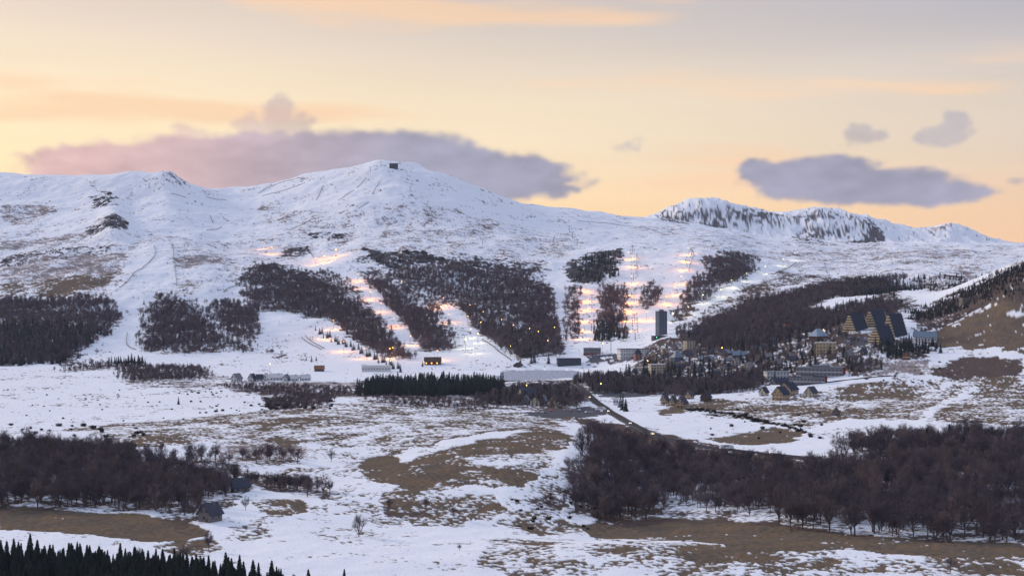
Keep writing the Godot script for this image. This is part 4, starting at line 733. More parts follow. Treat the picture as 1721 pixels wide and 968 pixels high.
const BUSHES := [
	[-201.7, -1572, 2.8, "on the brushy bank beside the hamlet"],
	[-246, -1734, 2.2, "on the brushy bank beside the hamlet"],
	[-210.8, -1544, 2.9, "on the brushy bank beside the hamlet"],
	[-196, -1592, 2.8, "on the brushy bank beside the hamlet"],
	[-231.1, -1630, 1.8, "on the brushy bank beside the hamlet"],
	[-189.2, -1710, 3.1, "on the brushy bank beside the hamlet"],
	[-228, -1576, 2.2, "on the brushy bank beside the hamlet"],
	[-200.9, -1532, 1.5, "on the brushy bank beside the hamlet"],
	[-221.3, -1524, 2.5, "on the brushy bank beside the hamlet"],
	[-216.6, -1504, 3.4, "on the brushy bank beside the hamlet"],
	[-233.8, -1634, 1.8, "on the brushy bank beside the hamlet"],
	[-213.7, -1584, 1.8, "on the brushy bank beside the hamlet"],
	[-204.6, -1716, 1.8, "on the brushy bank beside the hamlet"],
	[-185.3, -1620, 2.3, "on the brushy bank beside the hamlet"],
	[-198.8, -1612, 2.3, "on the brushy bank beside the hamlet"],
	[-229.6, -1568, 3.4, "on the brushy bank beside the hamlet"],
	[-166.4, -1544, 2.2, "on the brushy bank beside the hamlet"],
	[-208.3, -1568, 2.8, "on the brushy bank beside the hamlet"],
	[-240, -1678, 2.2, "on the brushy bank beside the hamlet"],
	[-194.8, -1536, 2.5, "on the brushy bank beside the hamlet"],
	[-226.9, -1548, 2.4, "on the brushy bank beside the hamlet"],
	[-212, -1676, 2.4, "on the brushy bank beside the hamlet"],
	[-204.3, -1550, 1.7, "on the brushy bank beside the hamlet"],
	[-211.1, -1686, 2.9, "on the brushy bank beside the hamlet"],
	[-244.2, -1670, 2.2, "on the brushy bank beside the hamlet"],
	[-209, -1718, 2.4, "on the brushy bank beside the hamlet"],
	[-231.9, -1666, 2.5, "on the brushy bank beside the hamlet"],
	[-172.5, -1590, 3.4, "on the brushy bank beside the hamlet"],
	[-214.1, -1520, 2.2, "on the brushy bank beside the hamlet"],
	[-218.4, -1560, 3.3, "on the brushy bank beside the hamlet"],
	[-246.5, -1672, 3.0, "on the brushy bank beside the hamlet"],
	[-223.9, -1674, 1.5, "on the brushy bank beside the hamlet"],
	[-232.3, -1590, 3.5, "on the brushy bank beside the hamlet"],
	[-169.1, -1582, 1.5, "on the brushy bank beside the hamlet"],
	[-208.2, -1548, 3.2, "on the brushy bank beside the hamlet"],
	[-203, -1670, 2.6, "on the brushy bank beside the hamlet"],
	[-202.5, -1580, 2.0, "on the brushy bank beside the hamlet"],
	[-162, -1486, 1.8, "on the brushy bank beside the hamlet"],
	[-207.5, -1528, 2.1, "on the brushy bank beside the hamlet"],
	[-172.8, -1584, 2.9, "on the brushy bank beside the hamlet"],
	[-199, -1674, 2.1, "on the brushy bank beside the hamlet"],
	[-215.8, -1572, 2.9, "on the brushy bank beside the hamlet"],
	[-217.8, -1530, 2.3, "on the brushy bank beside the hamlet"],
	[-224.4, -1628, 3.5, "on the brushy bank beside the hamlet"],
	[-197, -1578, 3.3, "on the brushy bank beside the hamlet"],
	[-164.7, -1520, 2.3, "on the brushy bank beside the hamlet"],
	[-186.7, -1510, 3.1, "on the brushy bank beside the hamlet"],
	[-203.8, -1644, 2.2, "on the brushy bank beside the hamlet"],
	[-186.3, -1584, 1.5, "on the brushy bank beside the hamlet"],
	[-178, -1500, 3.1, "on the brushy bank beside the hamlet"],
	[-213.4, -1440, 1.5, "on the hummocks in front of the hamlet"],
	[-261.2, -1692, 0.9, "on the hummocks in front of the hamlet"],
	[-310, -1730, 2.1, "on the hummocks in front of the hamlet"],
	[-259.6, -1622, 1.7, "on the hummocks in front of the hamlet"],
	[-314, -1634, 1.8, "on the hummocks in front of the hamlet"],
	[-311.6, -1762, 1.4, "on the hummocks in front of the hamlet"],
	[-283.9, -1570, 1.0, "on the hummocks in front of the hamlet"],
	[-336.6, -1734, 1.8, "on the hummocks in front of the hamlet"],
	[-245.3, -1572, 2.1, "on the hummocks in front of the hamlet"],
	[-335.1, -1878, 1.5, "on the hummocks in front of the hamlet"],
	[-312.5, -1796, 1.7, "on the hummocks in front of the hamlet"],
	[-318, -1768, 1.3, "on the hummocks in front of the hamlet"],
	[-274.3, -1884, 1.3, "on the hummocks in front of the hamlet"],
	[-327.5, -1786, 1.4, "on the hummocks in front of the hamlet"],
	[-275.2, -1474, 1.5, "on the hummocks in front of the hamlet"],
	[-287.2, -1800, 1.5, "on the hummocks in front of the hamlet"],
	[-246.5, -1496, 1.1, "on the hummocks in front of the hamlet"],
	[-259, -1496, 2.0, "on the hummocks in front of the hamlet"],
	[-304.1, -1632, 1.9, "on the hummocks in front of the hamlet"],
	[-278.2, -1574, 1.7, "on the hummocks in front of the hamlet"],
	[-231.7, -1610, 1.8, "on the hummocks in front of the hamlet"],
	[-278, -1550, 1.3, "on the hummocks in front of the hamlet"],
	[-291.4, -1706, 1.2, "on the hummocks in front of the hamlet"],
	[-340.1, -1776, 1.6, "on the hummocks in front of the hamlet"],
	[-345.8, -1870, 1.9, "on the hummocks in front of the hamlet"],
	[-267.9, -1464, 1.6, "on the hummocks in front of the hamlet"],
	[-263.9, -1490, 2.1, "on the hummocks in front of the hamlet"],
	[-330.5, -1826, 1.7, "on the hummocks in front of the hamlet"],
	[-240.6, -1590, 1.9, "on the hummocks in front of the hamlet"],
	[-280.6, -1596, 1.2, "on the hummocks in front of the hamlet"],
	[-299, -1698, 1.3, "on the hummocks in front of the hamlet"],
	[-268.3, -1520, 1.0, "on the hummocks in front of the hamlet"],
	[-330.2, -1760, 2.2, "on the hummocks in front of the hamlet"],
	[-315.6, -1862, 2.0, "on the hummocks in front of the hamlet"],
	[-223.5, -1494, 1.3, "on the hummocks in front of the hamlet"],
	[-272.1, -1728, 1.0, "on the hummocks in front of the hamlet"],
	[-223.3, -1488, 1.1, "on the hummocks in front of the hamlet"],
	[-279.6, -1874, 1.2, "on the hummocks in front of the hamlet"],
	[-358.5, -1806, 1.0, "on the hummocks in front of the hamlet"],
	[-274.6, -1732, 1.1, "on the hummocks in front of the hamlet"],
	[-488.9, -1756, 1.4, "scattered over the wide snow field"],
	[-414.7, -1926, 1.3, "scattered over the wide snow field"],
	[-372.2, -1648, 1.1, "scattered over the wide snow field"],
	[-295, -1414, 1.1, "scattered over the wide snow field"],
	[-344.4, -1632, 1.2, "scattered over the wide snow field"],
	[-415.5, -1676, 1.1, "scattered over the wide snow field"],
	[-352.1, -1768, 1.5, "scattered over the wide snow field"],
	[-324.1, -1394, 1.3, "scattered over the wide snow field"],
	[-239.8, -1470, 1.0, "scattered over the wide snow field"],
	[-380.2, -1550, 1.3, "scattered over the wide snow field"],
	[-341.7, -1892, 0.6, "scattered over the wide snow field"],
	[-566.2, -1954, 0.6, "scattered over the wide snow field"],
	[-550.8, -1808, 0.6, "scattered over the wide snow field"],
	[-312.7, -1536, 1.6, "scattered over the wide snow field"],
	[-229.1, -1410, 1.5, "scattered over the wide snow field"],
	[-550.9, -1826, 1.5, "scattered over the wide snow field"],
	[-430.8, -1834, 1.3, "scattered over the wide snow field"],
	[-385.3, -1588, 0.8, "scattered over the wide snow field"],
	[-526.1, -1950, 1.2, "scattered over the wide snow field"],
	[-202.9, -1240, 1.3, "scattered over the wide snow field"],
	[-282.4, -1696, 0.8, "scattered over the wide snow field"],
	[-258.1, -1536, 1.2, "scattered over the wide snow field"],
	[-554.5, -1824, 1.0, "scattered over the wide snow field"],
	[-273.1, -1388, 1.3, "scattered over the wide snow field"],
	[-433.8, -1700, 1.4, "scattered over the wide snow field"],
	[-254, -1606, 0.7, "scattered over the wide snow field"],
	[-337.7, -1588, 0.9, "scattered over the wide snow field"],
	[-461.5, -1700, 1.2, "scattered over the wide snow field"],
	[-458, -1596, 1.5, "scattered over the wide snow field"],
	[-348.1, -1788, 1.0, "scattered over the wide snow field"],
	[-430.1, -1480, 1.2, "scattered over the wide snow field"],
	[-445.4, -1590, 1.2, "scattered over the wide snow field"],
	[-372.7, -1696, 0.8, "scattered over the wide snow field"],
	[-335.9, -1328, 0.9, "scattered over the wide snow field"],
	[-379.1, -1642, 0.7, "scattered over the wide snow field"],
	[-452.5, -1838, 0.9, "scattered over the wide snow field"],
	[-432.9, -1724, 1.5, "scattered over the wide snow field"],
	[-454.6, -1738, 1.2, "scattered over the wide snow field"],
	[-396.5, -1608, 1.2, "scattered over the wide snow field"],
	[-447.1, -1516, 0.6, "scattered over the wide snow field"],
	[-385.6, -1436, 1.6, "scattered over the wide snow field"],
	[-381.5, -1858, 1.0, "scattered over the wide snow field"],
	[-373.9, -1418, 0.8, "scattered over the wide snow field"],
	[-424.3, -1534, 1.2, "scattered over the wide snow field"],
	[-354.2, -1626, 1.6, "scattered over the wide snow field"],
	[180.6, -1224, 1.7, "beside the patchy chalet meadow"],
	[203.2, -1372, 2.2, "beside the patchy chalet meadow"],
	[239, -1394, 1.9, "beside the patchy chalet meadow"],
	[223.6, -1320, 2.1, "beside the patchy chalet meadow"],
	[203.7, -1270, 1.7, "beside the patchy chalet meadow"],
	[200.5, -1484, 2.4, "beside the patchy chalet meadow"],
	[235, -1346, 2.6, "beside the patchy chalet meadow"],
	[259.2, -1410, 2.4, "beside the patchy chalet meadow"],
	[200.5, -1388, 1.6, "beside the patchy chalet meadow"],
	[211.5, -1470, 1.3, "beside the patchy chalet meadow"],
	[166.9, -1396, 1.4, "beside the patchy chalet meadow"],
	[150.5, -1254, 1.7, "beside the patchy chalet meadow"],
	[195.7, -1304, 2.5, "beside the patchy chalet meadow"],
	[173.2, -1420, 2.4, "beside the patchy chalet meadow"],
	[221.6, -1202, 1.9, "beside the patchy chalet meadow"],
	[200, -1428, 2.5, "beside the patchy chalet meadow"],
	[225.1, -1304, 2.3, "beside the patchy chalet meadow"],
	[174.4, -1328, 2.5, "beside the patchy chalet meadow"],
	[155.5, -1308, 1.5, "beside the patchy chalet meadow"],
	[219.2, -1228, 2.1, "beside the patchy chalet meadow"],
	[215.6, -1480, 1.9, "beside the patchy chalet meadow"],
	[190.1, -1364, 1.3, "beside the patchy chalet meadow"],
	[241.2, -1302, 2.0, "beside the patchy chalet meadow"],
	[217.2, -1214, 2.0, "beside the patchy chalet meadow"],
	[386.3, -1676, 1.4, "on the broken ground under the orange chalet"],
	[453.8, -1774, 1.8, "on the broken ground under the orange chalet"],
	[390.7, -1704, 2.0, "on the broken ground under the orange chalet"],
	[362.2, -1746, 1.8, "on the broken ground under the orange chalet"],
	[419.2, -1712, 1.8, "on the broken ground under the orange chalet"],
	[400.2, -1668, 1.7, "on the broken ground under the orange chalet"],
	[381.3, -1752, 1.1, "on the broken ground under the orange chalet"],
	[363, -1810, 2.0, "on the broken ground under the orange chalet"],
	[348.7, -1728, 1.1, "on the broken ground under the orange chalet"],
	[443.9, -1704, 1.2, "on the broken ground under the orange chalet"],
	[416.9, -1664, 2.0, "on the broken ground under the orange chalet"],
	[362.6, -1746, 1.7, "on the broken ground under the orange chalet"],
	[364.4, -1720, 1.7, "on the broken ground under the orange chalet"],
	[410, -1672, 1.8, "on the broken ground under the orange chalet"],
	[359.7, -1696, 1.4, "on the broken ground under the orange chalet"],
	[367.7, -1804, 1.6, "on the broken ground under the orange chalet"],
	[385.8, -1776, 1.5, "on the broken ground under the orange chalet"],
	[386.4, -1746, 1.6, "on the broken ground under the orange chalet"],
	[394.8, -1716, 2.0, "on the broken ground under the orange chalet"],
	[445.1, -1738, 1.9, "on the broken ground under the orange chalet"],
	[357.7, -1670, 1.1, "on the broken ground under the orange chalet"],
	[358, -1670, 1.7, "on the broken ground under the orange chalet"],
	[424.5, -1754, 1.1, "on the broken ground under the orange chalet"],
	[459.2, -1766, 1.2, "on the broken ground under the orange chalet"],
	[374.1, -1682, 1.7, "on the broken ground under the orange chalet"],
	[438.8, -1670, 1.4, "on the broken ground under the orange chalet"],
	[-287.4, -1278, 1.6, "along the crest of the terraced hill"],
	[-255.1, -1156, 2.5, "along the crest of the terraced hill"],
	[-352.7, -1340, 1.8, "along the crest of the terraced hill"],
	[-409.7, -1366, 2.2, "along the crest of the terraced hill"],
	[-260.6, -1152, 2.3, "along the crest of the terraced hill"],
	[-313, -1272, 2.7, "along the crest of the terraced hill"],
	[-279.6, -1150, 2.8, "along the crest of the terraced hill"],
	[-295.3, -1202, 1.8, "along the crest of the terraced hill"],
	[-345.3, -1308, 1.7, "along the crest of the terraced hill"],
	[-381.9, -1326, 1.8, "along the crest of the terraced hill"],
	[-329.1, -1314, 3.0, "along the crest of the terraced hill"],
	[-302, -1232, 2.2, "along the crest of the terraced hill"],
	[-364.4, -1344, 2.9, "along the crest of the terraced hill"],
	[-265.6, -1182, 2.5, "along the crest of the terraced hill"],
	[-384.5, -1312, 1.8, "along the crest of the terraced hill"],
	[-358.5, -1294, 1.8, "along the crest of the terraced hill"],
	[-338.8, -1188, 2.2, "along the crest of the terraced hill"],
	[-298.5, -1316, 1.6, "along the crest of the terraced hill"],
	[-264.3, -1188, 2.5, "along the crest of the terraced hill"],
	[-344.2, -1342, 3.0, "along the crest of the terraced hill"],
	[-303.8, -1160, 1.7, "along the crest of the terraced hill"],
	[-367.6, -1306, 1.9, "along the crest of the terraced hill"],
	[329.6, -1092, 1.6, "at the top edge of the wood below the road"],
	[309.4, -1098, 2.9, "at the top edge of the wood below the road"],
	[323, -1068, 2.1, "at the top edge of the wood below the road"],
	[296.7, -1066, 1.7, "at the top edge of the wood below the road"],
	[307.8, -1088, 2.8, "at the top edge of the wood below the road"],
	[314, -1112, 2.9, "at the top edge of the wood below the road"],
	[297.3, -1072, 1.7, "at the top edge of the wood below the road"],
	[314.3, -1100, 2.2, "at the top edge of the wood below the road"],
	[321.3, -1058, 2.3, "at the top edge of the wood below the road"],
	[309.3, -1106, 1.9, "at the top edge of the wood below the road"],
	[316.2, -1054, 1.5, "at the top edge of the wood below the road"],
	[302.8, -1056, 1.7, "at the top edge of the wood below the road"],
	[307.3, -1100, 2.8, "at the top edge of the wood below the road"],
	[304.6, -1070, 1.7, "at the top edge of the wood below the road"],
	[325.7, -1100, 2.4, "at the top edge of the wood below the road"],
	[315.8, -1058, 2.2, "at the top edge of the wood below the road"],
	[43.2, -884, 1.9, "on the bank beside the wood below the road"],
	[37.2, -820, 1.1, "on the bank beside the wood below the road"],
	[11.1, -830, 1.9, "on the bank beside the wood below the road"],
	[10.4, -824, 1.5, "on the bank beside the wood below the road"],
	[0, -868, 1.0, "on the bank beside the wood below the road"],
	[9.1, -810, 1.7, "on the bank beside the wood below the road"],
	[35.3, -826, 1.4, "on the bank beside the wood below the road"],
	[29.1, -844, 1.7, "on the bank beside the wood below the road"],
	[3.6, -812, 1.2, "on the bank beside the wood below the road"],
	[18.3, -834, 1.7, "on the bank beside the wood below the road"],
	[36.1, -882, 1.3, "on the bank beside the wood below the road"],
	[32.4, -898, 1.9, "on the bank beside the wood below the road"],
	[13.2, -854, 1.3, "on the bank beside the wood below the road"],
	[31.3, -886, 1.1, "on the bank beside the wood below the road"],
	[2.7, -866, 1.6, "on the bank beside the wood below the road"],
	[45.2, -922, 1.5, "on the bank beside the wood below the road"],
	[15.1, -860, 1.3, "on the bank beside the wood below the road"],
	[4.4, -846, 1.3, "on the bank beside the wood below the road"],
	[158.7, -1516, 1.8, "in the hedge line across the meadow"],
	[157.9, -1486, 2.7, "in the hedge line across the meadow"],
	[159.6, -1480, 2.9, "in the hedge line across the meadow"],
	[162.4, -1484, 2.0, "in the hedge line across the meadow"],
	[166.1, -1496, 3.2, "in the hedge line across the meadow"],
	[166.2, -1476, 2.8, "in the hedge line across the meadow"],
	[169.7, -1486, 2.9, "in the hedge line across the meadow"],
	[170.4, -1472, 1.7, "in the hedge line across the meadow"],
	[173.2, -1476, 3.1, "in the hedge line across the meadow"],
	[173.6, -1460, 1.7, "in the hedge line across the meadow"],
	[177.1, -1470, 2.8, "in the hedge line across the meadow"],
	[178, -1458, 2.4, "in the hedge line across the meadow"],
	[180.3, -1458, 1.9, "in the hedge line across the meadow"],
	[180.8, -1444, 2.3, "in the hedge line across the meadow"],
	[183.6, -1448, 1.8, "in the hedge line across the meadow"],
	[184.4, -1436, 1.8, "in the hedge line across the meadow"],
	[187.4, -1442, 2.4, "in the hedge line across the meadow"],
	[188.9, -1436, 2.8, "in the hedge line across the meadow"],
	[188.2, -1414, 2.7, "in the hedge line across the meadow"],
	[189.1, -1404, 1.9, "in the hedge line across the meadow"],
	[192.4, -1412, 2.3, "in the hedge line across the meadow"],
	[195.2, -1416, 3.0, "in the hedge line across the meadow"],
	[196.6, -1410, 3.2, "in the hedge line across the meadow"],
	[196, -1390, 3.2, "in the hedge line across the meadow"],
	[199.4, -1398, 3.0, "in the hedge line across the meadow"],
	[197.8, -1372, 2.8, "in the hedge line across the meadow"],
	[200.6, -1376, 2.6, "in the hedge line across the meadow"],
	[202.2, -1372, 3.0, "in the hedge line across the meadow"],
	[203.1, -1364, 2.5, "in the hedge line across the meadow"],
	[205, -1362, 2.6, "in the hedge line across the meadow"],
	[205.6, -1352, 3.1, "in the hedge line across the meadow"],
	[206.2, -1342, 2.1, "in the hedge line across the meadow"],
	[207.7, -1338, 2.0, "in the hedge line across the meadow"],
	[209.8, -1338, 2.4, "in the hedge line across the meadow"],
	[210.1, -1326, 1.7, "in the hedge line across the meadow"],
	[213.1, -1332, 1.9, "in the hedge line across the meadow"],
	[212.6, -1316, 1.9, "in the hedge line across the meadow"],
	[214.1, -1312, 3.0, "in the hedge line across the meadow"],
	[215.5, -1308, 2.0, "in the hedge line across the meadow"],
	[215.9, -1298, 2.3, "in the hedge line across the meadow"],
	[217.6, -1296, 1.9, "in the hedge line across the meadow"],
	[217.6, -1284, 2.2, "in the hedge line across the meadow"],
	[217.6, -1272, 2.4, "in the hedge line across the meadow"],
	[219.6, -1272, 3.1, "in the hedge line across the meadow"],
	[219.5, -1260, 1.6, "in the hedge line across the meadow"],
	[220.8, -1256, 1.8, "in the hedge line across the meadow"],
]

const EYE := Vector3(0, 110, 0)
const SLOPE_FIRST := -0.4552     # x / distance of the first survey column
const SLOPE_STEP := 0.0113758
const SLOPE_COUNT := 81

var mats := {}
var taken := {}
var rng := RandomNumberGenerator.new()
var grain: NoiseTexture2D
# terrain grid
var col_slope := PackedFloat32Array()
var row_dist := PackedFloat32Array()
var nc := 0
var nr := 0
var heights := PackedFloat32Array()
var lake_level := 1.2

func _ready():
	rng.seed = 20
	setup_view()
	setup_sky()
	make_materials()
	print("sky ", Time.get_ticks_msec())
	build_terrain()
	print("terrain ", Time.get_ticks_msec())
	build_lake()
	build_roads()
	build_buildings()
	print("buildings ", Time.get_ticks_msec())
	build_woods()
	print("woods ", Time.get_ticks_msec())
	build_rocks_and_bushes()
	build_lifts()
	build_fences()
	build_lamps()
	build_cars()
	print("done ", Time.get_ticks_msec())

# ------------------------------------------------------------------ view, sky, light
func setup_view():
	var cam := Camera3D.new()
	cam.name = "camera"
	cam.fov = 2.0 * rad_to_deg(atan(484.0 / 2813.0))
	cam.near = 1.0
	cam.far = 30000.0
	add_child(cam)
	cam.position = EYE
	cam.current = true
	var sun := DirectionalLight3D.new()
	sun.name = "sun"
	sun.light_energy = 0.8
	sun.light_angular_distance = 12.0
	sun.light_color = Color(1.0, 0.93, 0.88)
	sun.shadow_enabled = true
	add_child(sun)
	sun.look_at_from_position(Vector3(-420, 175, -330), Vector3.ZERO)

var streak_noise := FastNoiseLite.new()
var cloud_noise := FastNoiseLite.new()
# clouds: azimuth, elevation, half width, half height (degrees)
const CLOUDS := [
	[-7.2, 3.75, 9.8, 1.7, 0.2], [-12.4, 3.9, 4.8, 1.15, 0.35], [-5.5, 4.1, 6.5, 1.4, 0.22], [-1.2, 3.8, 4.0, 1.05, 0.4], [0.4, 3.4, 2.2, 0.5, 0.6],
	[-8.2, 5.5, 1.7, 0.8, 0.95], [-7.9, 6.0, 0.6, 0.6, 0.95], [-10.8, 5.2, 0.9, 0.3, 1.2], [-5.5, 5.2, 1.6, 0.3, 1.2],
	[11.6, 3.45, 4.0, 0.72, 0.35], [10.6, 3.8, 2.6, 0.72, 0.45], [13.6, 3.15, 2.9, 0.5, 0.35], [8.4, 3.95, 0.8, 0.5, 0.6],
	[11.9, 5.05, 0.95, 0.42, 1.3], [14.5, 5.1, 1.1, 0.45, 1.3], [14.8, 5.6, 0.45, 0.4, 1.3], [3.9, 4.85, 0.75, 0.36, 1.3], [17.2, 3.5, 0.9, 0.2, 1.0],
	[-30, 4, 6, 1.0, 0.6], [34, 5, 5, 1.0, 0.6], [58, 6, 7, 1.2, 0.6], [-62, 7, 8, 1.4, 0.6], [95, 5, 7, 1.1, 0.6], [140, 8, 9, 1.6, 0.6], [-110, 6, 8, 1.3, 0.6], [-150, 9, 8, 1.5, 0.6], [178, 5, 7, 1.1, 0.6]]

func sky_color(az: float, el: float) -> Vector3:
	var d := absf(wrapf(az + 14.0, -180.0, 180.0))
	var toward := exp(-pow(d / 95.0, 2.0))
	var side := clampf((az + 17.0) / 34.0, 0.0, 1.0)
	var low := Vector3(1.12, 0.84, 0.40).lerp(Vector3(1.06, 0.66, 0.34), side)
	var mid := Vector3(1.10, 0.89, 0.57).lerp(Vector3(0.83, 0.69, 0.53), side)
	var high := Vector3(0.80, 0.67, 0.56).lerp(Vector3(0.51, 0.495, 0.53), side)
	var c := low.lerp(mid, smoothstep(1.5, 5.5, el)).lerp(high, smoothstep(5.0, 10.0, el))
	var away := Vector3(0.34, 0.37, 0.54)
	c = away.lerp(c, toward)
	c = c.lerp(Vector3(0.55, 0.675, 0.97), smoothstep(10.0, 56.0, el))
	var n := streak_noise.get_noise_2d(az * 1.0 + el * 2.2, el * 9.0)
	var n2 := streak_noise.get_noise_2d(az * 0.5 + 300.0 - el * 1.2, el * 5.0)
	var s := smoothstep(0.08, 0.42, n) * smoothstep(0.5, 3.0, el)
	c = c.lerp(Vector3(0.98, 0.66, 0.42) if el < 20.0 else Vector3(0.78, 0.72, 0.86), 0.75 * s * toward)
	c *= 1.0 + 0.10 * n2
	# clouds: each a soft lens, frayed by noise as much as its last number says
	var a := 0.0
	var w := cloud_noise.get_noise_2d(az * 7.0, el * 15.0) + 0.6 * cloud_noise.get_noise_2d(az * 26.0, el * 44.0)
	for k in CLOUDS:
		var dx: float = wrapf(az - k[0], -180.0, 180.0) / k[2]
		if absf(dx) > 1.5:
			continue
		var dy: float = (el - k[1]) / k[3]
		var fray: float = k[4]
		a = maxf(a, smoothstep(0.0, 0.26 + 0.42 * fray, 1.0 - dx * dx - dy * dy + fray * (w - 0.08)) * (0.97 if fray < 0.9 else 0.52))
	if a > 0.0:
		var body := Vector3(0.76, 0.50, 0.48).lerp(Vector3(0.37, 0.365, 0.48), smoothstep(-16.0, -2.0, az))
		body *= 1.0 + 0.22 * cloud_noise.get_noise_2d(az * 4.0 + 40.0, el * 12.0) + 0.12 * cloud_noise.get_noise_2d(az * 15.0, el * 40.0)
		c = c.lerp(body, a)
	return c

func setup_sky():
	streak_noise.seed = 3
	streak_noise.frequency = 0.035
	streak_noise.fractal_octaves = 4
	cloud_noise.seed = 8
	cloud_noise.frequency = 0.055
	cloud_noise.fractal_octaves = 5
	var w := 1024
	var h := 512
	var data := PackedFloat32Array()
	data.resize(w * h * 3)
	for j in h:
		var el := 90.0 - (j + 0.5) * 180.0 / h
		for i in w:
			var c := sky_color(wrapf((i + 0.5) * 360.0 / w, -180.0, 180.0), maxf(el, 0.0))
			var p := (j * w + i) * 3
			data[p] = c.x
			data[p + 1] = c.y
			data[p + 2] = c.z
	var im := Image.create_from_data(w, h, false, Image.FORMAT_RGBF, data.to_byte_array())
	im.resize(4096, 2048, Image.INTERPOLATE_CUBIC)
	# the same sky, sampled finer low over the mountains
	for j in range(890, 1030):
		var el := 90.0 - (j + 0.5) * 180.0 / 2048.0
		for i in range(-268, 268):
			var c := sky_color((i + 0.5) * 360.0 / 4096.0, maxf(el, 0.0))
			im.set_pixel(posmod(i, 4096), j, Color(c.x, c.y, c.z))
	var sm := PanoramaSkyMaterial.new()
	sm.panorama = ImageTexture.create_from_image(im)
	var sky := Sky.new()
	sky.sky_material = sm
	var env := Environment.new()
	env.background_mode = Environment.BG_SKY
	env.sky = sky
	env.tonemap_mode = Environment.TONE_MAPPER_LINEAR
	env.tonemap_exposure = 1.03
	env.background_energy_multiplier = 1.0
	env.sdfgi_enabled = true
	env.ssao_enabled = true
	env.ssil_enabled = true
	env.fog_enabled = true
	env.fog_density = 0.000022
	env.fog_light_color = Color(0.80, 0.84, 0.95)
	var we := WorldEnvironment.new()
	we.name = "world_environment"
	we.environment = env
	add_child(we)

# ------------------------------------------------------------------ helpers
func numbered(called: String) -> String:
	if not taken.has(called):
		taken[called] = 0
		return called
	taken[called] += 1
	return "%s_%03d" % [called, taken[called]]

func tag(o: Node, label: String, category: String, group := "", kind := ""):
	if kind != "":
		o.set_meta("kind", kind)
	if label != "":
		o.set_meta("label", label)
	if category != "":
		o.set_meta("category", category)
	if group != "":
		o.set_meta("group", group)

func thing(called: String, at: Vector3, turn: float, label: String, category: String, group := "") -> Node3D:
	var o := Node3D.new()
	o.name = numbered(called)
	add_child(o)
	o.position = at
	o.rotation.y = turn
	tag(o, label, category, group)
	return o

func part(parent: Node, called: String, mesh: Mesh, mat: Material, at := Vector3.ZERO) -> MeshInstance3D:
	var o := MeshInstance3D.new()
	o.name = called
	o.mesh = mesh
	o.material_override = mat
	o.position = at
	parent.add_child(o, true)
	return o

var boxes := {}
func box(size: Vector3) -> BoxMesh:
	var k := "%.2f %.2f %.2f" % [size.x, size.y, size.z]
	if not boxes.has(k):
		var b := BoxMesh.new()
		b.size = size
		boxes[k] = b
	return boxes[k]

func paint(key: String, linear: Color, rough := 0.9, textured := true) -> StandardMaterial3D:
	var m := StandardMaterial3D.new()
	m.resource_name = key
	m.albedo_color = linear.linear_to_srgb()
	m.roughness = rough
	if rough > 0.7:
		m.metallic_specular = 0.15
	if textured:
		m.albedo_texture = grain
		m.uv1_triplanar = true
		m.uv1_world_triplanar = true
		m.uv1_scale = Vector3(0.11, 0.11, 0.11)
	mats[key] = m
	return m

func glow(key: String, c: Color, energy: float) -> StandardMaterial3D:
	var m := StandardMaterial3D.new()
	m.albedo_color = c
	m.emission_enabled = true
	m.emission = c
	m.emission_energy_multiplier = energy
	mats[key] = m
	return m

func make_materials():
	grain = NoiseTexture2D.new()
	var n := FastNoiseLite.new()
	n.seed = 5
	n.frequency = 0.02
	n.fractal_octaves = 5
	grain.noise = n
	grain.width = 512
	grain.height = 512
	grain.seamless = true
	var ramp := Gradient.new()
	ramp.set_color(0, Color(0.74, 0.74, 0.74))
	ramp.set_color(1, Color(1, 1, 1))
	grain.color_ramp = ramp
	paint("slate", Color(0.075, 0.085, 0.11))
	paint("navy", Color(0.05, 0.062, 0.088))
	paint("steel", Color(0.16, 0.22, 0.28), 0.6)
	paint("skyblue", Color(0.26, 0.36, 0.46), 0.6)
	paint("grey", Color(0.26, 0.25, 0.26))
	paint("bluegrey", Color(0.14, 0.17, 0.21))
	paint("white", Color(0.78, 0.77, 0.75))
	paint("cream", Color(0.74, 0.64, 0.48))
	paint("sand", Color(0.72, 0.58, 0.36))
	paint("timber", Color(0.55, 0.40, 0.25))
	paint("brown", Color(0.13, 0.085, 0.06))
	paint("rust", Color(0.34, 0.16, 0.09))
	paint("brick", Color(0.36, 0.20, 0.15))
	paint("stone", Color(0.24, 0.21, 0.19))
	paint("red", Color(0.30, 0.03, 0.04))
	paint("glass", Color(0.05, 0.06, 0.08), 0.15, false)
	paint("metal", Color(0.12, 0.13, 0.15), 0.5, false)
	paint("tyre", Color(0.02, 0.02, 0.02), 0.9, false)
	paint("asphalt", Color(0.055, 0.052, 0.062))
	paint("line", Color(0.7, 0.7, 0.68), 0.8, false)
	paint("bank", Color(0.82, 0.84, 0.86))
	paint("bark", Color(0.19, 0.16, 0.16))
	paint("bark_warm", Color(0.155, 0.115, 0.10))
	paint("twig", Color(0.138, 0.108, 0.128))
	paint("twig_warm", Color(0.185, 0.137, 0.132))
	paint("needle", Color(0.032, 0.044, 0.034))
	paint("needle_cool", Color(0.038, 0.050, 0.046))
	paint("rock", Color(0.085, 0.078, 0.078))
	paint("bush", Color(0.055, 0.043, 0.038))
	glow("lit", Color(1.0, 0.62, 0.28), 5.0)
	glow("headlight", Color(1.0, 0.82, 0.5), 9.0)
	var tw := paint("wood_stuff", Color(1, 1, 1))
	tw.vertex_color_use_as_albedo = true

# ------------------------------------------------------------------ terrain
func slope_of(x: float, z: float) -> float:
	return x / maxf(-z, 1.0)

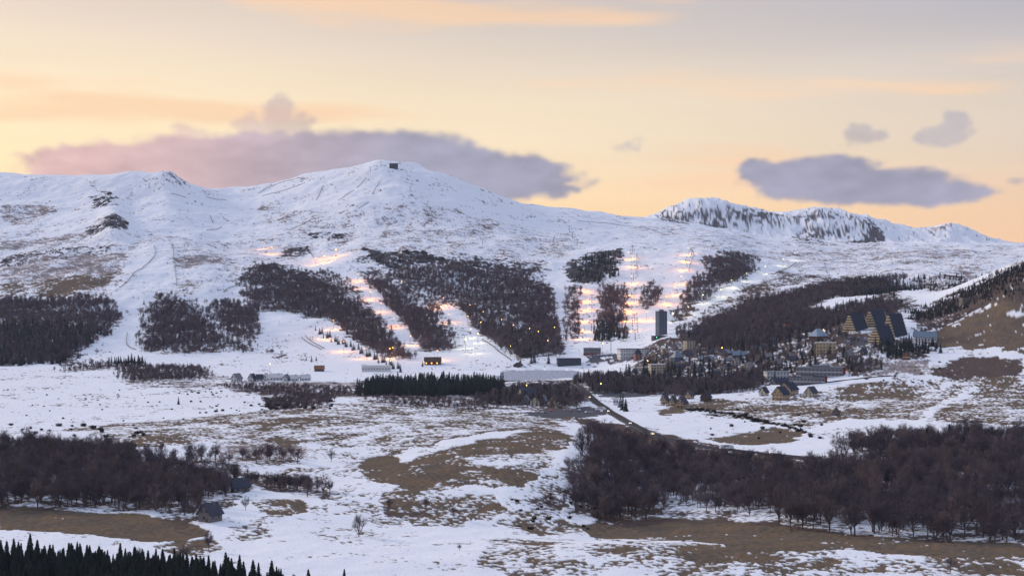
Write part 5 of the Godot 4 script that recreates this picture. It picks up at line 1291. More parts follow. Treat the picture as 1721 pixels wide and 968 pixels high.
func col_at(s: float) -> float:
	if s < -0.3059:
		return (s + 0.4550) / 0.1491 * 30.0
	if s < 0.3059:
		return 30.0 + (s + 0.3059) / 0.6118 * 840.0
	return 870.0 + (s - 0.3059) / 0.1491 * 30.0

func slope_at(c: float) -> float:
	if c < 30.0:
		return -0.4550 + c / 30.0 * 0.1491
	if c < 870.0:
		return -0.3059 + (c - 30.0) / 840.0 * 0.6118
	return 0.3059 + (c - 870.0) / 30.0 * 0.1491

func row_at(d: float) -> float:
	if d < 560.0:
		return (d - 15.0) / 545.0 * 24.0
	if d < 2250.0:
		return 24.0 + (1.0 / sqrt(560.0) - 1.0 / sqrt(d)) / (1.0 / sqrt(560.0) - 1.0 / sqrt(2250.0)) * 520.0
	if d < 4750.0:
		return 544.0 + (d - 2250.0) / 2500.0 * 430.0
	return 974.0 + (d - 4750.0) / 4800.0 * 110.0

func dist_at(r: float) -> float:
	if r < 24.0:
		return 15.0 + r / 24.0 * 545.0
	if r < 544.0:
		return pow(1.0 / sqrt(560.0) - (r - 24.0) / 520.0 * (1.0 / sqrt(560.0) - 1.0 / sqrt(2250.0)), -2.0)
	if r < 974.0:
		return 2250.0 + (r - 544.0) / 430.0 * 2500.0
	return 4750.0 + (r - 974.0) / 110.0 * 4800.0

func survey(list: Array, k: int, t: float) -> float:
	var a: Array = list[k]
	if a.size() == 1:
		return a[0]
	var i := clampi(int(t), 0, SLOPE_COUNT - 2)
	return cubic_interpolate(a[i], a[i + 1], a[maxi(i - 1, 0)], a[mini(i + 2, SLOPE_COUNT - 1)], clampf(t - i, 0.0, 1.0))

func fill(target: PackedFloat32Array, outline: Array, value: float, mode: int) -> PackedFloat32Array:
	# scanline fill of a plan outline on the terrain grid; mode 0 raises to value, 1 multiplies by 1 - value
	var cs := PackedFloat32Array()
	var rs := PackedFloat32Array()
	for i in range(0, outline.size(), 2):
		cs.append(col_at(slope_of(outline[i], outline[i + 1])))
		rs.append(row_at(-outline[i + 1]))
	var lo := nr
	var hi := 0
	for r in rs:
		lo = mini(lo, int(r))
		hi = maxi(hi, int(ceil(r)))
	for r in range(maxi(lo, 0), mini(hi + 1, nr)):
		var xs := []
		for i in cs.size():
			var j := (i + 1) % cs.size()
			if (rs[i] > r) != (rs[j] > r):
				xs.append(cs[i] + (r - rs[i]) / (rs[j] - rs[i]) * (cs[j] - cs[i]))
		xs.sort()
		for q in range(0, xs.size() - 1, 2):
			for c in range(maxi(int(ceil(xs[q])), 0), mini(int(xs[q + 1]) + 1, nc)):
				var at := r * nc + c
				if mode == 0:
					target[at] = maxf(target[at], value)
				else:
					target[at] *= 1.0 - value
	return target

func noise(seed_: int, scale: float, octaves: int, ridged := false) -> FastNoiseLite:
	var n := FastNoiseLite.new()
	n.seed = seed_
	n.frequency = 1.0 / scale
	n.fractal_octaves = octaves
	n.noise_type = FastNoiseLite.TYPE_SIMPLEX_SMOOTH
	n.fractal_type = FastNoiseLite.FRACTAL_RIDGED if ridged else FastNoiseLite.FRACTAL_FBM
	return n

# what lies on the ground at a place, from the shares of each cover there
var patch := noise(15, 26.0, 5)
var speck := noise(16, 5.0, 3)
var far_patch := noise(17, 90.0, 4)
var shard := noise(22, 11.0, 3)
var bare_share := 0.0
var tuft := 0.0

func cover_color(x: float, z: float, grass: float, heath: float, litter: float, rock: float, tar: float) -> Color:
	tuft = speck.get_noise_2d(x, z)
	var pn := 0.62 * (0.62 * patch.get_noise_2d(x, z) + 0.55 * far_patch.get_noise_2d(x, z * 0.6)) + 0.44 * tuft
	var t_g := smoothstep(0.45, 0.56, maxf(grass, 0.16) + pn)
	var t_h := smoothstep(0.42, 0.62, maxf(heath, 0.13) + pn * 0.9)
	var t_l := smoothstep(0.40, 0.60, litter + pn * 0.85)
	var t_k := 0.0
	if rock > 0.02:
		t_k = smoothstep(0.42, 0.56, rock + pn * 0.7 + 0.32 * shard.get_noise_2d(x * 0.8, z * 0.45) + 0.32 * shard.get_noise_2d(x * 0.09 + z * 0.03, z * 0.05))
	var tone := 1.0 + 0.28 * tuft
	var hue := shard.get_noise_2d(x * 0.4, z * 0.4)
	var col := Color(0.87, 0.875, 0.885)
	col = col.lerp(Color(0.195 * tone, 0.135 * tone, 0.115 * tone), t_h * 0.85)
	col = col.lerp(Color((0.148 + 0.04 * hue) * tone, (0.110 + 0.015 * hue) * tone, 0.076 * tone), t_g)
	col = col.lerp(Color(0.105 * tone, 0.076 * tone, 0.062 * tone), t_l)
	col = col.lerp(Color(0.088 * tone, 0.080 * tone, 0.080 * tone), t_k)
	if tar > 0.05:
		col = col.lerp(Color(0.10, 0.10, 0.108), smoothstep(0.45, 0.6, tar + 0.5 * pn))
	bare_share = maxf(maxf(t_g, t_h), maxf(t_l, t_k))
	return col

func build_terrain():
	nc = 901
	nr = 1085
	for c in nc:
		col_slope.append(slope_at(c))
	for r in nr:
		row_dist.append(dist_at(r))
	var n := nc * nr
	heights.resize(n)
	# smooth surveyed height: straight between the columns, monotone cubic along each
	var dk := PackedFloat32Array()
	var hk := PackedFloat32Array()
	var mk := PackedFloat32Array()
	dk.resize(RAIL_COUNT)
	hk.resize(RAIL_COUNT)
	mk.resize(RAIL_COUNT)
	for c in nc:
		var t := (col_slope[c] - SLOPE_FIRST) / SLOPE_STEP
		for k in RAIL_COUNT:
			dk[k] = survey(RAIL_DISTANCE, k, t)
			hk[k] = survey(RAIL_HEIGHT, k, t)
		for k in range(1, RAIL_COUNT - 1):
			var d0 := (hk[k] - hk[k - 1]) / (dk[k] - dk[k - 1])
			var d1 := (hk[k + 1] - hk[k]) / (dk[k + 1] - dk[k])
			mk[k] = 0.0 if d0 * d1 <= 0.0 else 2.0 * d0 * d1 / (d0 + d1)
		var k := 0
		for r in nr:
			var d := row_dist[r]
			while k < RAIL_COUNT - 2 and d > dk[k + 1]:
				k += 1
			var w := dk[k + 1] - dk[k]
			var u := clampf((d - dk[k]) / w, 0.0, 1.0)
			var u2 := u * u
			var u3 := u2 * u
			heights[r * nc + c] = (2.0 * u3 - 3.0 * u2 + 1.0) * hk[k] + (u3 - 2.0 * u2 + u) * w * mk[k] + (3.0 * u2 - 2.0 * u3) * hk[k + 1] + (u3 - u2) * w * mk[k + 1]
	# what covers the ground
	var cover := {}
	for key in ["grass", "heath", "rock", "litter", "asphalt", "lake"]:
		var a := PackedFloat32Array()
		a.resize(n)
		cover[key] = a
	for w in WOODS:
		cover.litter = fill(cover.litter, w[4], 0.55, 0)
	for p in GROUND_COVER:
		if p[0] == "snow":
			for key in ["grass", "heath", "rock", "litter"]:
				cover[key] = fill(cover[key], p[2], p[1], 1)
		else:
			cover[p[0]] = fill(cover[p[0]], p[2], p[1], 0)
	cover.lake = fill(cover.lake, LAKE_SHORE, 1.0, 0)
	var grass: PackedFloat32Array = cover.grass
	var heath: PackedFloat32Array = cover.heath
	var rock: PackedFloat32Array = cover.rock
	var litter: PackedFloat32Array = cover.litter
	var tar: PackedFloat32Array = cover.asphalt
	var lake: PackedFloat32Array = cover.lake
	var broad := noise(11, 260.0, 3)
	var fine := noise(12, 34.0, 3)
	var mid := noise(21, 105.0, 3)
	var crag := noise(13, 46.0, 4, true)
	var gully := noise(14, 260.0, 4, true)
	var warp := noise(18, 30.0, 2)
	var verts := PackedVector3Array()
	var colors := PackedColorArray()
	verts.resize(n)
	colors.resize(n)
	for r in nr:
		var d := row_dist[r]
		var mountain := smoothstep(2250.0, 2900.0, d)
		var a_broad := lerpf(1.6, 8.0, mountain)
		var a_fine := lerpf(0.6, 1.3, mountain)
		var a_mid := 4.0 * mountain * (1.0 - smoothstep(5000.0, 5800.0, d))
		if d < 500.0:
			a_broad = 0.6
		for c in nc:
			var i := r * nc + c
			var x := col_slope[c] * d
			var z := -d
			var wob := warp.get_noise_2d(x, z)
			var wob2 := warp.get_noise_2d(x + 917.0, z - 411.0)
			var cc := clampi(c + int(wob * 9.0), 0, nc - 1)
			var rr := clampi(r + int(wob2 * 5.4), 0, nr - 1)
			var q := rr * nc + cc
			var k := rock[q]
			var y := heights[i]
			y += broad.get_noise_2d(x, z) * a_broad + fine.get_noise_2d(x, z) * a_fine
			if a_mid > 0.01:
				y += mid.get_noise_2d(x, z * 0.6) * a_mid
			if k > 0.02:
				y += crag.get_noise_2d(x, z) * 6.5 * k
			if d > 5900.0:
				y += gully.get_noise_2d(x * 2.2, z * 0.6) * 13.0 * smoothstep(5900.0, 6300.0, d)
			if lake[i] > 0.5:
				y = lake_level - 1.5
			colors[i] = cover_color(x, z, grass[q], heath[q], litter[q], k, tar[q])
			# snow lies on top of the grass, which is tufted
			if lake[i] < 0.5:
				y += 0.45 * (1.0 - bare_share) + 0.5 * bare_share * tuft
			verts[i] = Vector3(x, y, z)
	for i in n:
		heights[i] = verts[i].y
	var normals := PackedVector3Array()
	normals.resize(n)
	var index := PackedInt32Array()
	index.resize((nr - 1) * (nc - 1) * 6)
	var at := 0
	for r in nr:
		for c in nc:
			var i := r * nc + c
			var e := verts[i + 1 if c < nc - 1 else i] - verts[i - 1 if c > 0 else i]
			var f := verts[i + nc if r < nr - 1 else i] - verts[i - nc if r > 0 else i]
			normals[i] = e.cross(f).normalized()
			if r < nr - 1 and c < nc - 1:
				index[at] = i
				index[at + 1] = i + nc
				index[at + 2] = i + 1
				index[at + 3] = i + 1
				index[at + 4] = i + nc
				index[at + 5] = i + nc + 1
				at += 6
	var arrays := []
	arrays.resize(Mesh.ARRAY_MAX)
	arrays[Mesh.ARRAY_VERTEX] = verts
	arrays[Mesh.ARRAY_NORMAL] = normals
	arrays[Mesh.ARRAY_COLOR] = colors
	arrays[Mesh.ARRAY_INDEX] = index
	var mesh := ArrayMesh.new()
	mesh.add_surface_from_arrays(Mesh.PRIMITIVE_TRIANGLES, arrays)
	var m := StandardMaterial3D.new()
	m.vertex_color_use_as_albedo = true
	m.roughness = 1.0
	m.metallic_specular = 0.08
	m.albedo_texture = snow_grain()
	m.uv1_triplanar = true
	m.uv1_world_triplanar = true
	m.uv1_scale = Vector3(0.021, 0.021, 0.021)
	var o := part(self, "terrain", mesh, m)
	tag(o, "snowy valley floor and mountains with bare brown patches", "terrain", "", "structure")

func snow_grain() -> NoiseTexture2D:
	var t := NoiseTexture2D.new()
	t.noise = noise(31, 40.0, 5)
	t.width = 1024
	t.height = 1024
	t.seamless = true
	var ramp := Gradient.new()
	ramp.set_color(0, Color(0.90, 0.90, 0.91))
	ramp.set_color(1, Color(1, 1, 1))
	t.color_ramp = ramp
	return t

func ground(x: float, z: float) -> float:
	var c := clampf(col_at(slope_of(x, z)), 0.0, nc - 1.001)
	var r := clampf(row_at(-z), 0.0, nr - 1.001)
	var i := int(c)
	var j := int(r)
	var u := c - i
	var v := r - j
	var p := j * nc + i
	return lerpf(lerpf(heights[p], heights[p + 1], u), lerpf(heights[p + nc], heights[p + nc + 1], u), v)

func outline2(a: Array) -> PackedVector2Array:
	var o := PackedVector2Array()
	for i in range(0, a.size(), 2):
		o.append(Vector2(a[i], a[i + 1]))
	return o

func build_lake():
	var o := outline2(LAKE_SHORE)
	for k in Geometry2D.offset_polygon(o, 12.0, Geometry2D.JOIN_ROUND):
		o = k
		break
	var tris := Geometry2D.triangulate_polygon(o)
	var st := SurfaceTool.new()
	st.begin(Mesh.PRIMITIVE_TRIANGLES)
	for i in tris:
		st.set_normal(Vector3.UP)
		st.add_vertex(Vector3(o[i].x, lake_level, o[i].y))
	var m := paint("ice", Color(0.44, 0.47, 0.54), 0.75)
	m.uv1_scale = Vector3(0.02, 0.02, 0.006)
	tag(part(self, "frozen_lake", st.commit(), m), "grey frozen lake below the pistes", "lake", "", "structure")

func smooth_line(a: Array, step: float) -> PackedVector2Array:
	var cv := Curve2D.new()
	var pts := outline2(a)
	for i in pts.size():
		var tn := (pts[mini(i + 1, pts.size() - 1)] - pts[maxi(i - 1, 0)]) / 6.0
		cv.add_point(pts[i], -tn, tn)
	cv.bake_interval = step
	return cv.get_baked_points()

func ribbon(line: PackedVector2Array, from: float, to: float, lift: float, skirt := 0.0) -> ArrayMesh:
	var st := SurfaceTool.new()
	st.begin(Mesh.PRIMITIVE_TRIANGLES)
	var rows := []
	for i in line.size():
		var tn := (line[mini(i + 1, line.size() - 1)] - line[maxi(i - 1, 0)]).normalized()
		var nn := Vector2(-tn.y, tn.x)
		var y := 0.0
		for k in range(-2, 3):
			var q := line[clampi(i + k, 0, line.size() - 1)]
			y += ground(q.x, q.y) / 5.0
		var a := line[i] + nn * from
		var b := line[i] + nn * to
		rows.append([Vector3(a.x, y + lift, a.y), Vector3(b.x, y + lift, b.y)])
	for i in rows.size() - 1:
		var p: Array = rows[i]
		var q: Array = rows[i + 1]
		for v in [p[0], q[0], p[1], p[1], q[0], q[1]]:
			st.add_vertex(v)
		if skirt > 0.0:
			for e in 2:
				var dn := Vector3(0, -skirt, 0)
				for v in [p[e], q[e], p[e] + dn, p[e] + dn, q[e], q[e] + dn]:
					st.add_vertex(v)
	st.generate_normals()
	return st.commit()

func build_roads():
	var line := smooth_line(ROAD_LINE, 8.0)
	var o := part(self, "road", ribbon(line, -4.2, 4.2, 0.7, 3.0), mats.asphalt)
	tag(o, "two lane asphalt road curving down from the resort", "road", "", "structure")
	part(o, "edge_line", ribbon(line, -3.9, -3.78, 0.704), mats.line)
	part(o, "edge_line", ribbon(line, 3.78, 3.9, 0.704), mats.line)
	var side := part(self, "side_road", ribbon(smooth_line(SIDE_ROAD_LINE, 8.0), -2.6, 2.6, 0.5, 2.0), mats.asphalt)
	tag(side, "narrow asphalt lane behind the meadow chalets", "road", "", "structure")

# ------------------------------------------------------------------ buildings
func prism(w: float, h: float, len_: float, foot: float, at_y := 0.0) -> ArrayMesh:
	# a triangle of width w and height h drawn out along x over len_, its feet reaching foot beyond
	var st := SurfaceTool.new()
	st.begin(Mesh.PRIMITIVE_TRIANGLES)
	st.set_smooth_group(-1)
	var e := len_ * 0.5
	var b := w * 0.5 + foot
	var a := [Vector3(-e, at_y, -b), Vector3(-e, at_y, b), Vector3(-e, at_y + h, 0), Vector3(e, at_y, -b), Vector3(e, at_y, b), Vector3(e, at_y + h, 0)]
	for f in [[0, 2, 1], [3, 4, 5], [1, 2, 5], [1, 5, 4], [0, 3, 5], [0, 5, 2], [0, 1, 4], [0, 4, 3]]:
		for i in f:
			st.add_vertex(a[i])
	st.generate_normals()
	return st.commit()

func roof_shell(w: float, h: float, len_: float, over: float, thick: float) -> ArrayMesh:
	# two sloping slabs meeting at a ridge along x
	var st := SurfaceTool.new()
	st.begin(Mesh.PRIMITIVE_TRIANGLES)
	st.set_smooth_group(-1)
	var e := len_ * 0.5 + over
	var b := w * 0.5
	var k := h / b
	for s in [-1.0, 1.0]:
		var low := Vector3(0, -over * k, s * (b + over))
		var top := Vector3(0, h, 0)
		var up := Vector3(0, thick, 0)
		var ring := [low, low + up, top + up, top]
		for i in 4:
			var p: Vector3 = ring[i]
			var q: Vector3 = ring[(i + 1) % 4]
			var x := Vector3(e, 0, 0)
			var quad := [p - x, q - x, q + x, p - x, q + x, p + x] if s > 0 else [p - x, q + x, q - x, p - x, p + x, q + x]
			for v in quad:
				st.add_vertex(v)
		for sx in [-1.0, 1.0]:
			var x := Vector3(e * sx, 0, 0)
			for v in [ring[0] + x, ring[1] + x, ring[2] + x, ring[0] + x, ring[2] + x, ring[3] + x]:
				st.add_vertex(v)
	st.generate_normals()
	return st.commit()

func hip_roof(w: float, d: float, h: float) -> ArrayMesh:
	var st := SurfaceTool.new()
	st.begin(Mesh.PRIMITIVE_TRIANGLES)
	st.set_smooth_group(-1)
	var x := w * 0.5
	var z := d * 0.5
	var r := w * 0.16
	var a := [Vector3(-x, 0, -z), Vector3(x, 0, -z), Vector3(x, 0, z), Vector3(-x, 0, z), Vector3(-r, h, 0), Vector3(r, h, 0)]
	for f in [[3, 4, 5], [3, 5, 2], [1, 5, 4], [1, 4, 0], [0, 4, 3], [2, 5, 1], [0, 3, 2], [0, 2, 1]]:
		for i in f:
			st.add_vertex(a[i])
	st.generate_normals()
	return st.commit()

func windows_on(o: Node3D, w: float, d: float, y0: float, floors: int, storey: float, lit: bool, ends := true):
	var bays := clampi(int(w / 3.4), 2, 12)
	var pane := box(Vector3(1.5, 1.4, 0.14))
	for f in floors:
		for b in bays:
			var x := (b + 0.5) / bays * w - w * 0.5
			part(o, "window", pane, mats.lit if lit and (b + f) % 2 == 0 else mats.glass, Vector3(x, y0 + f * storey + storey * 0.55, d * 0.5 + 0.03))
	if ends:
		var eb := clampi(int(d / 3.6), 1, 5)
		var side := box(Vector3(0.14, 1.4, 1.3))
		for f in floors:
			for b in eb:
				for s in [-1.0, 1.0]:
					part(o, "window", side, mats.glass, Vector3(s * (w * 0.5 + 0.03), y0 + f * storey + storey * 0.55, (b + 0.5) / eb * d - d * 0.5))

func build_buildings():
	for b in BUILDINGS:
		var kind: String = b[0]
		var wall: Material = mats[b[6]]
		var roof: Material = mats[b[7]]
		var floors: int = b[8]
		var turn := deg_to_rad(b[5])
		var seen: float = b[3]
		var h: float = b[4]
		var ratio := 1.25
		if kind == "block" or kind == "tower" or kind == "spire":
			ratio = 1.7 if kind == "block" else 1.0
		elif kind == "school":
			ratio = 4.2
		elif kind == "aframe":
			ratio = 1.2
		var d := seen / (ratio * absf(cos(turn)) + absf(sin(turn)))
		var w := d * ratio
		var x: float = b[1]
		var z: float = b[2] - d * 0.5
		var y := 1e9
		for c in [Vector2(-w, -d), Vector2(w, -d), Vector2(-w, d), Vector2(w, d)]:
			var p: Vector2 = c.rotated(-turn) * 0.5
			y = minf(y, ground(x + p.x, z + p.y))
		y = maxf(y, ground(b[1], b[2]) - 3.0)
		var called := {"tower": "tower_block", "block": "apartment_block", "gable": "chalet", "aframe": "steep_roofed_residence", "school": "long_building", "hip": "hall", "spire": "stair_tower"}[kind] as String
		if b[6] == "stone" and kind == "gable":
			called = "stone_barn"
		var o := thing(called, Vector3(x, y - 0.3, z), turn, b[9], "building", "small houses among the resort trees" if String(b[9]).begins_with("small gabled house half") else "")
		var storey := h / maxf(floors, 1)
		var lit: bool = String(b[9]).contains("warm lit")
		match kind:
			"tower", "block":
				var hw := h - 0.4
				part(o, "foundation", box(Vector3(w + 0.1, 6.0, d + 0.1)), mats.grey, Vector3(0, -3.0, 0))
				part(o, "wall", box(Vector3(w, hw, d)), wall, Vector3(0, hw * 0.5, 0))
				part(o, "roof", box(Vector3(w + 0.8, 0.45, d + 0.8)), roof, Vector3(0, hw + 0.225, 0))
				windows_on(o, w, d, 0.0, floors, hw / floors, lit)
				if kind == "tower":
					part(o, "roof_plant", box(Vector3(w * 0.4, 2.2, d * 0.4)), mats.grey, Vector3(0, hw + 1.55, 0))
				if b[6] == "cream" or b[6] == "sand" or b[6] == "white":
					for f in floors:
						part(o, "balcony", box(Vector3(w * 0.98, storey * 0.32, 0.9)), wall, Vector3(0, hw / floors * f + storey * 0.16, d * 0.5 + 0.45))
				if String(b[9]).contains("red base"):
					part(o, "base_band", box(Vector3(w + 0.3, h * 0.28, d + 0.3)), mats.red, Vector3(0, h * 0.14, 0))
			"spire":
				part(o, "wall", box(Vector3(w, h * 0.62, d)), wall, Vector3(0, h * 0.31, 0))
				part(o, "roof", hip_roof(w * 1.05, d * 1.05, h * 0.38), roof, Vector3(0, h * 0.62, 0))
				windows_on(o, w, d, 0.0, floors, h * 0.62 / floors, false)
			"hip":
				var hw := h * 0.45
				part(o, "foundation", box(Vector3(w + 0.1, 6.0, d + 0.1)), mats.grey, Vector3(0, -3.0, 0))
				part(o, "wall", box(Vector3(w, hw, d)), wall, Vector3(0, hw * 0.5, 0))
				part(o, "roof", hip_roof(w * 1.12, d * 1.12, h - hw), roof, Vector3(0, hw, 0))
				windows_on(o, w, d, 0.0, maxi(1, floors - 1), hw / maxi(1, floors - 1), false)
			"gable":
				var hw := h * 0.5
				var hr := h - hw
				part(o, "foundation", box(Vector3(w + 0.1, 5.0, d + 0.1)), mats.stone, Vector3(0, -2.5, 0))
				part(o, "wall", box(Vector3(w, hw, d)), wall, Vector3(0, hw * 0.5, 0))
				part(o, "gable", prism(d, hr, w - 0.02, 0.0, 0.0), wall, Vector3(0, hw + 0.002, 0))
				var top := part(o, "roof", roof_shell(d, hr, w, 0.8, 0.35), roof, Vector3(0, hw + 0.02, 0))
				part(top, "chimney", box(Vector3(0.8, 1.8, 0.8)), mats.stone, Vector3(w * 0.2, hr * 0.8 + 0.7, d * 0.1))
				part(o, "door", box(Vector3(0.14, 2.1, 1.1)), mats.brown, Vector3(-w * 0.5 - 0.03, 1.05, d * 0.22))
				windows_on(o, w, d, 0.0, floors, hw / floors, lit)
				for s in [-0.2, 0.2]:
					part(o, "window", box(Vector3(0.16, 1.3, 0.9)), mats.glass, Vector3(-w * 0.5 - 0.03, hw + hr * 0.25, d * s))
				if b[6] == "timber" or b[6] == "rust" or String(b[9]).contains("balcony"):
					part(o, "balcony", box(Vector3(1.2, 0.9, d * 0.9)), mats.sand, Vector3(-w * 0.5 - 0.6, hw * 0.62, 0))
			"aframe":
				part(o, "foundation", box(Vector3(w + 0.1, 8.0, d + 0.1)), mats.grey, Vector3(0, -4.0, 0))
				part(o, "wall", prism(d, h, w, 0.0), mats.brown, Vector3.ZERO)
				part(o, "roof", roof_shell(d, h, w * 0.97, 0.5, 0.5), roof, Vector3(0, 0.05, 0))
				for f in floors:
					var level := h * (f + 0.25) / (floors + 0.6)
					var width := d * (1.0 - level / h) * 0.98
					for s in [-1.0, 1.0]:
						part(o, "balcony", box(Vector3(1.6, h / floors * 0.48, width)), wall, Vector3(s * (w * 0.5 + 0.8), level + h / floors * 0.2, 0))
						var k := maxi(1, int(width / 4.0))
						for q in k:
							part(o, "window", box(Vector3(0.3, h / floors * 0.4, 2.0)), mats.glass, Vector3(s * (w * 0.5 + 0.1), level + h / floors * 0.66, (q + 0.5) / k * width - width * 0.5))
			"school":
				var hw := h * 0.88
				part(o, "foundation", box(Vector3(w + 0.1, 8.0, d + 0.1)), mats.grey, Vector3(0, -4.0, 0))
				for s in 3:
					var lift: float = [-1.2, 1.0, -0.6][s]
					part(o, "wall", box(Vector3(w / 3.0 - 0.01, hw + lift, d)), wall, Vector3((s - 1) * w / 3.0, (hw + lift) * 0.5, 0))
					part(o, "roof", box(Vector3(w / 3.0 + 0.4, 0.6, d + 2.0 + s * 0.02)), roof, Vector3((s - 1) * w / 3.0, hw + lift + 0.3, 0))
				windows_on(o, w, d, 0.0, floors, (hw - 1.4) / floors, false, false)
				for f in floors:
					part(o, "sill_band", box(Vector3(w * 0.99, 0.6, 0.5)), mats.white, Vector3(0, (hw - 1.4) / floors * f + 0.5, d * 0.5 + 0.25))
				part(o, "end_wall", box(Vector3(0.5, hw - 0.7, d + 0.4)), mats.red, Vector3(w * 0.5 + 0.25, (hw - 0.7) * 0.5, 0)).set_meta("label", "dark red end wall")

# ------------------------------------------------------------------ trees
func tube(st: SurfaceTool, a: Vector3, b: Vector3, ra: float, rb: float, sides: int):
	var ax := (b - a).normalized()
	var u := ax.cross(Vector3(0.31, 0.2, 0.93)).normalized()
	var v := ax.cross(u)
	for i in sides:
		var t0 := TAU * i / sides
		var t1 := TAU * (i + 1) / sides
		var d0 := u * cos(t0) + v * sin(t0)
		var d1 := u * cos(t1) + v * sin(t1)
		for p in [a + d0 * ra, b + d0 * rb, a + d1 * ra, a + d1 * ra, b + d0 * rb, b + d1 * rb]:
			st.add_vertex(p)

func begin() -> SurfaceTool:
	var st := SurfaceTool.new()
	st.begin(Mesh.PRIMITIVE_TRIANGLES)
	return st

func done(st: SurfaceTool) -> ArrayMesh:
	st.generate_normals()
	return st.commit()

func bare_tree(seed_: int, fine: bool) -> Array:
	# a leafless tree 10 m tall, its limbs fanning up from a low fork: [trunk and limbs, twigs]
	var r := RandomNumberGenerator.new()
	r.seed = seed_
	var tr := begin()
	var tw := begin()
	var fork := r.randf_range(1.0, 2.4)
	var wide := r.randf_range(2.9, 4.3)
	tube(tr, Vector3(0, -0.8, 0), Vector3(0, fork, 0), 0.25, 0.19, 5)
	var limbs := 9 if fine else 7
	for i in limbs:
		var a := TAU * (i + r.randf() * 0.7) / limbs
		var out := 0.0 if i == 0 else sqrt(r.randf_range(0.1, 1.0))
		var p0 := Vector3(0, fork + r.randf() * 1.2 - 0.4, 0)
		var tip := Vector3(cos(a) * out * wide, lerpf(9.6, 5.6, out * out) + r.randf_range(-0.8, 0.3), sin(a) * out * wide)
		var mid := p0.lerp(tip, 0.5) + Vector3(cos(a), 0, sin(a)) * 0.35 * out
		tube(tr, p0, mid, 0.12, 0.085, 3)
		tube(tr, mid, tip, 0.085, 0.03, 3)
		var n2 := 9 if fine else 6
		for j in n2:
			var t := r.randf_range(0.25, 0.95)
			var q0 := p0.lerp(mid, t * 2.0) if t < 0.5 else mid.lerp(tip, t * 2.0 - 1.0)
			var off := Vector3(r.randfn(), absf(r.randfn()) * 0.8 + 0.55, r.randfn()).normalized()
			var q1 := q0 + off * lerpf(3.0, 1.3, t) * r.randf_range(0.7, 1.1)
			tube(tw, q0, q1, 0.05 if fine else 0.085, 0.022 if fine else 0.05, 3)
			var n3 := 6 if fine else 5
			for k in n3:
				var s0 := q0.lerp(q1, r.randf_range(0.25, 1.0))
				var e := off * 0.5 + Vector3(r.randfn(), r.randfn() + 0.5, r.randfn()).normalized()
				var s1 := s0 + e.normalized() * r.randf_range(0.6, 1.5)
				tube(tw, s0, s1, 0.03 if fine else 0.08, 0.016 if fine else 0.045, 3)
				if fine:
					for m in 2:
						var u0 := s0.lerp(s1, r.randf_range(0.3, 0.9))
						tube(tw, u0, u0 + (e * 0.5 + Vector3(r.randfn(), r.randfn() + 0.4, r.randfn())).normalized() * r.randf_range(0.4, 0.9), 0.022, 0.012, 3)
	return [done(tr), done(tw)]

func conifer(seed_: int, fine: bool) -> Array:
	var r := RandomNumberGenerator.new()
	r.seed = seed_
	var tr := begin()
	tube(tr, Vector3(0, -0.6, 0), Vector3(0, 9.6, 0), 0.22, 0.03, 5)
	var tw := begin()
	var levels := 17 if fine else 11
	for i in levels:
		var t := float(i) / levels
		var y := 0.8 + t * 9.0
		var reach := (1.0 - t) * 2.25 + 0.25
		var n := int(lerpf(11, 5, t)) if fine else int(lerpf(8, 4, t))
		for k in n:
			var a := TAU * (k + r.randf() * 0.8) / n
			var l := reach * r.randf_range(0.7, 1.15)
			var dir := Vector3(cos(a), 0, sin(a))
			var side := Vector3(-sin(a), 0, cos(a)) * (0.30 + l * 0.20)
			var root := Vector3(0, y + 0.35, 0)
			var tip := dir * l + Vector3(0, y - 0.30 * l - r.randf() * 0.3, 0)
			var m := root.lerp(tip, 0.6)
			var top := m + Vector3(0, 0.16, 0)
			var low := m - Vector3(0, 0.42, 0)
			for f in [[root, m + side, top], [top, m + side, tip], [root, top, m - side], [top, tip, m - side], [root, low, m + side], [m + side, low, tip], [root, m - side, low], [m - side, tip, low]]:
				for p in f:
					tw.add_vertex(p)
	for k in 3:
		var a := TAU * k / 3.0
		for p in [Vector3(0, 10.2, 0), Vector3(cos(a) * 0.16, 9.0, sin(a) * 0.16), Vector3(cos(a + 2.1) * 0.16, 9.0, sin(a + 2.1) * 0.16)]:
			tw.add_vertex(p)
	return [done(tr), done(tw)]

const WOOD_WORDS := {
	"slope": ["in the wood on the mountainside", "trees of the mountainside woods"],
	"hill": ["on the steep hill above the brown pasture", "trees on the steep hill"],
	"plateau": ["scattered on the snowy plateau", "trees on the snowy plateau"],
	"village": ["among the resort buildings", "trees among the resort buildings"],
	"plantation": ["in the dense plantation below the frozen lake", "trees of the plantation"],
	"hamlet": ["around the steep roofed houses by the car park", "trees around the car park houses"],
	"streamside": ["along the far edge of the snow field", "trees along the far field edge"],
	"gully": ["in the wood below the road", "trees of the wood below the road"],
	"knoll": ["in the hillside wood above the stone barns", "trees of the wood above the stone barns"],
	"front": ["in the stand at the bottom of the slope", "trees of the spruce stand on the near slope"],
	"alone": ["standing clear of the woods on open snow", "trees standing alone on the snow"]}

func size_word(h: float, kind: String) -> String:
	var k := h / (13.0 if kind == "bare" else 9.0)
	return "tall " if k > 1.15 else ("small " if k < 0.75 else "middling ")

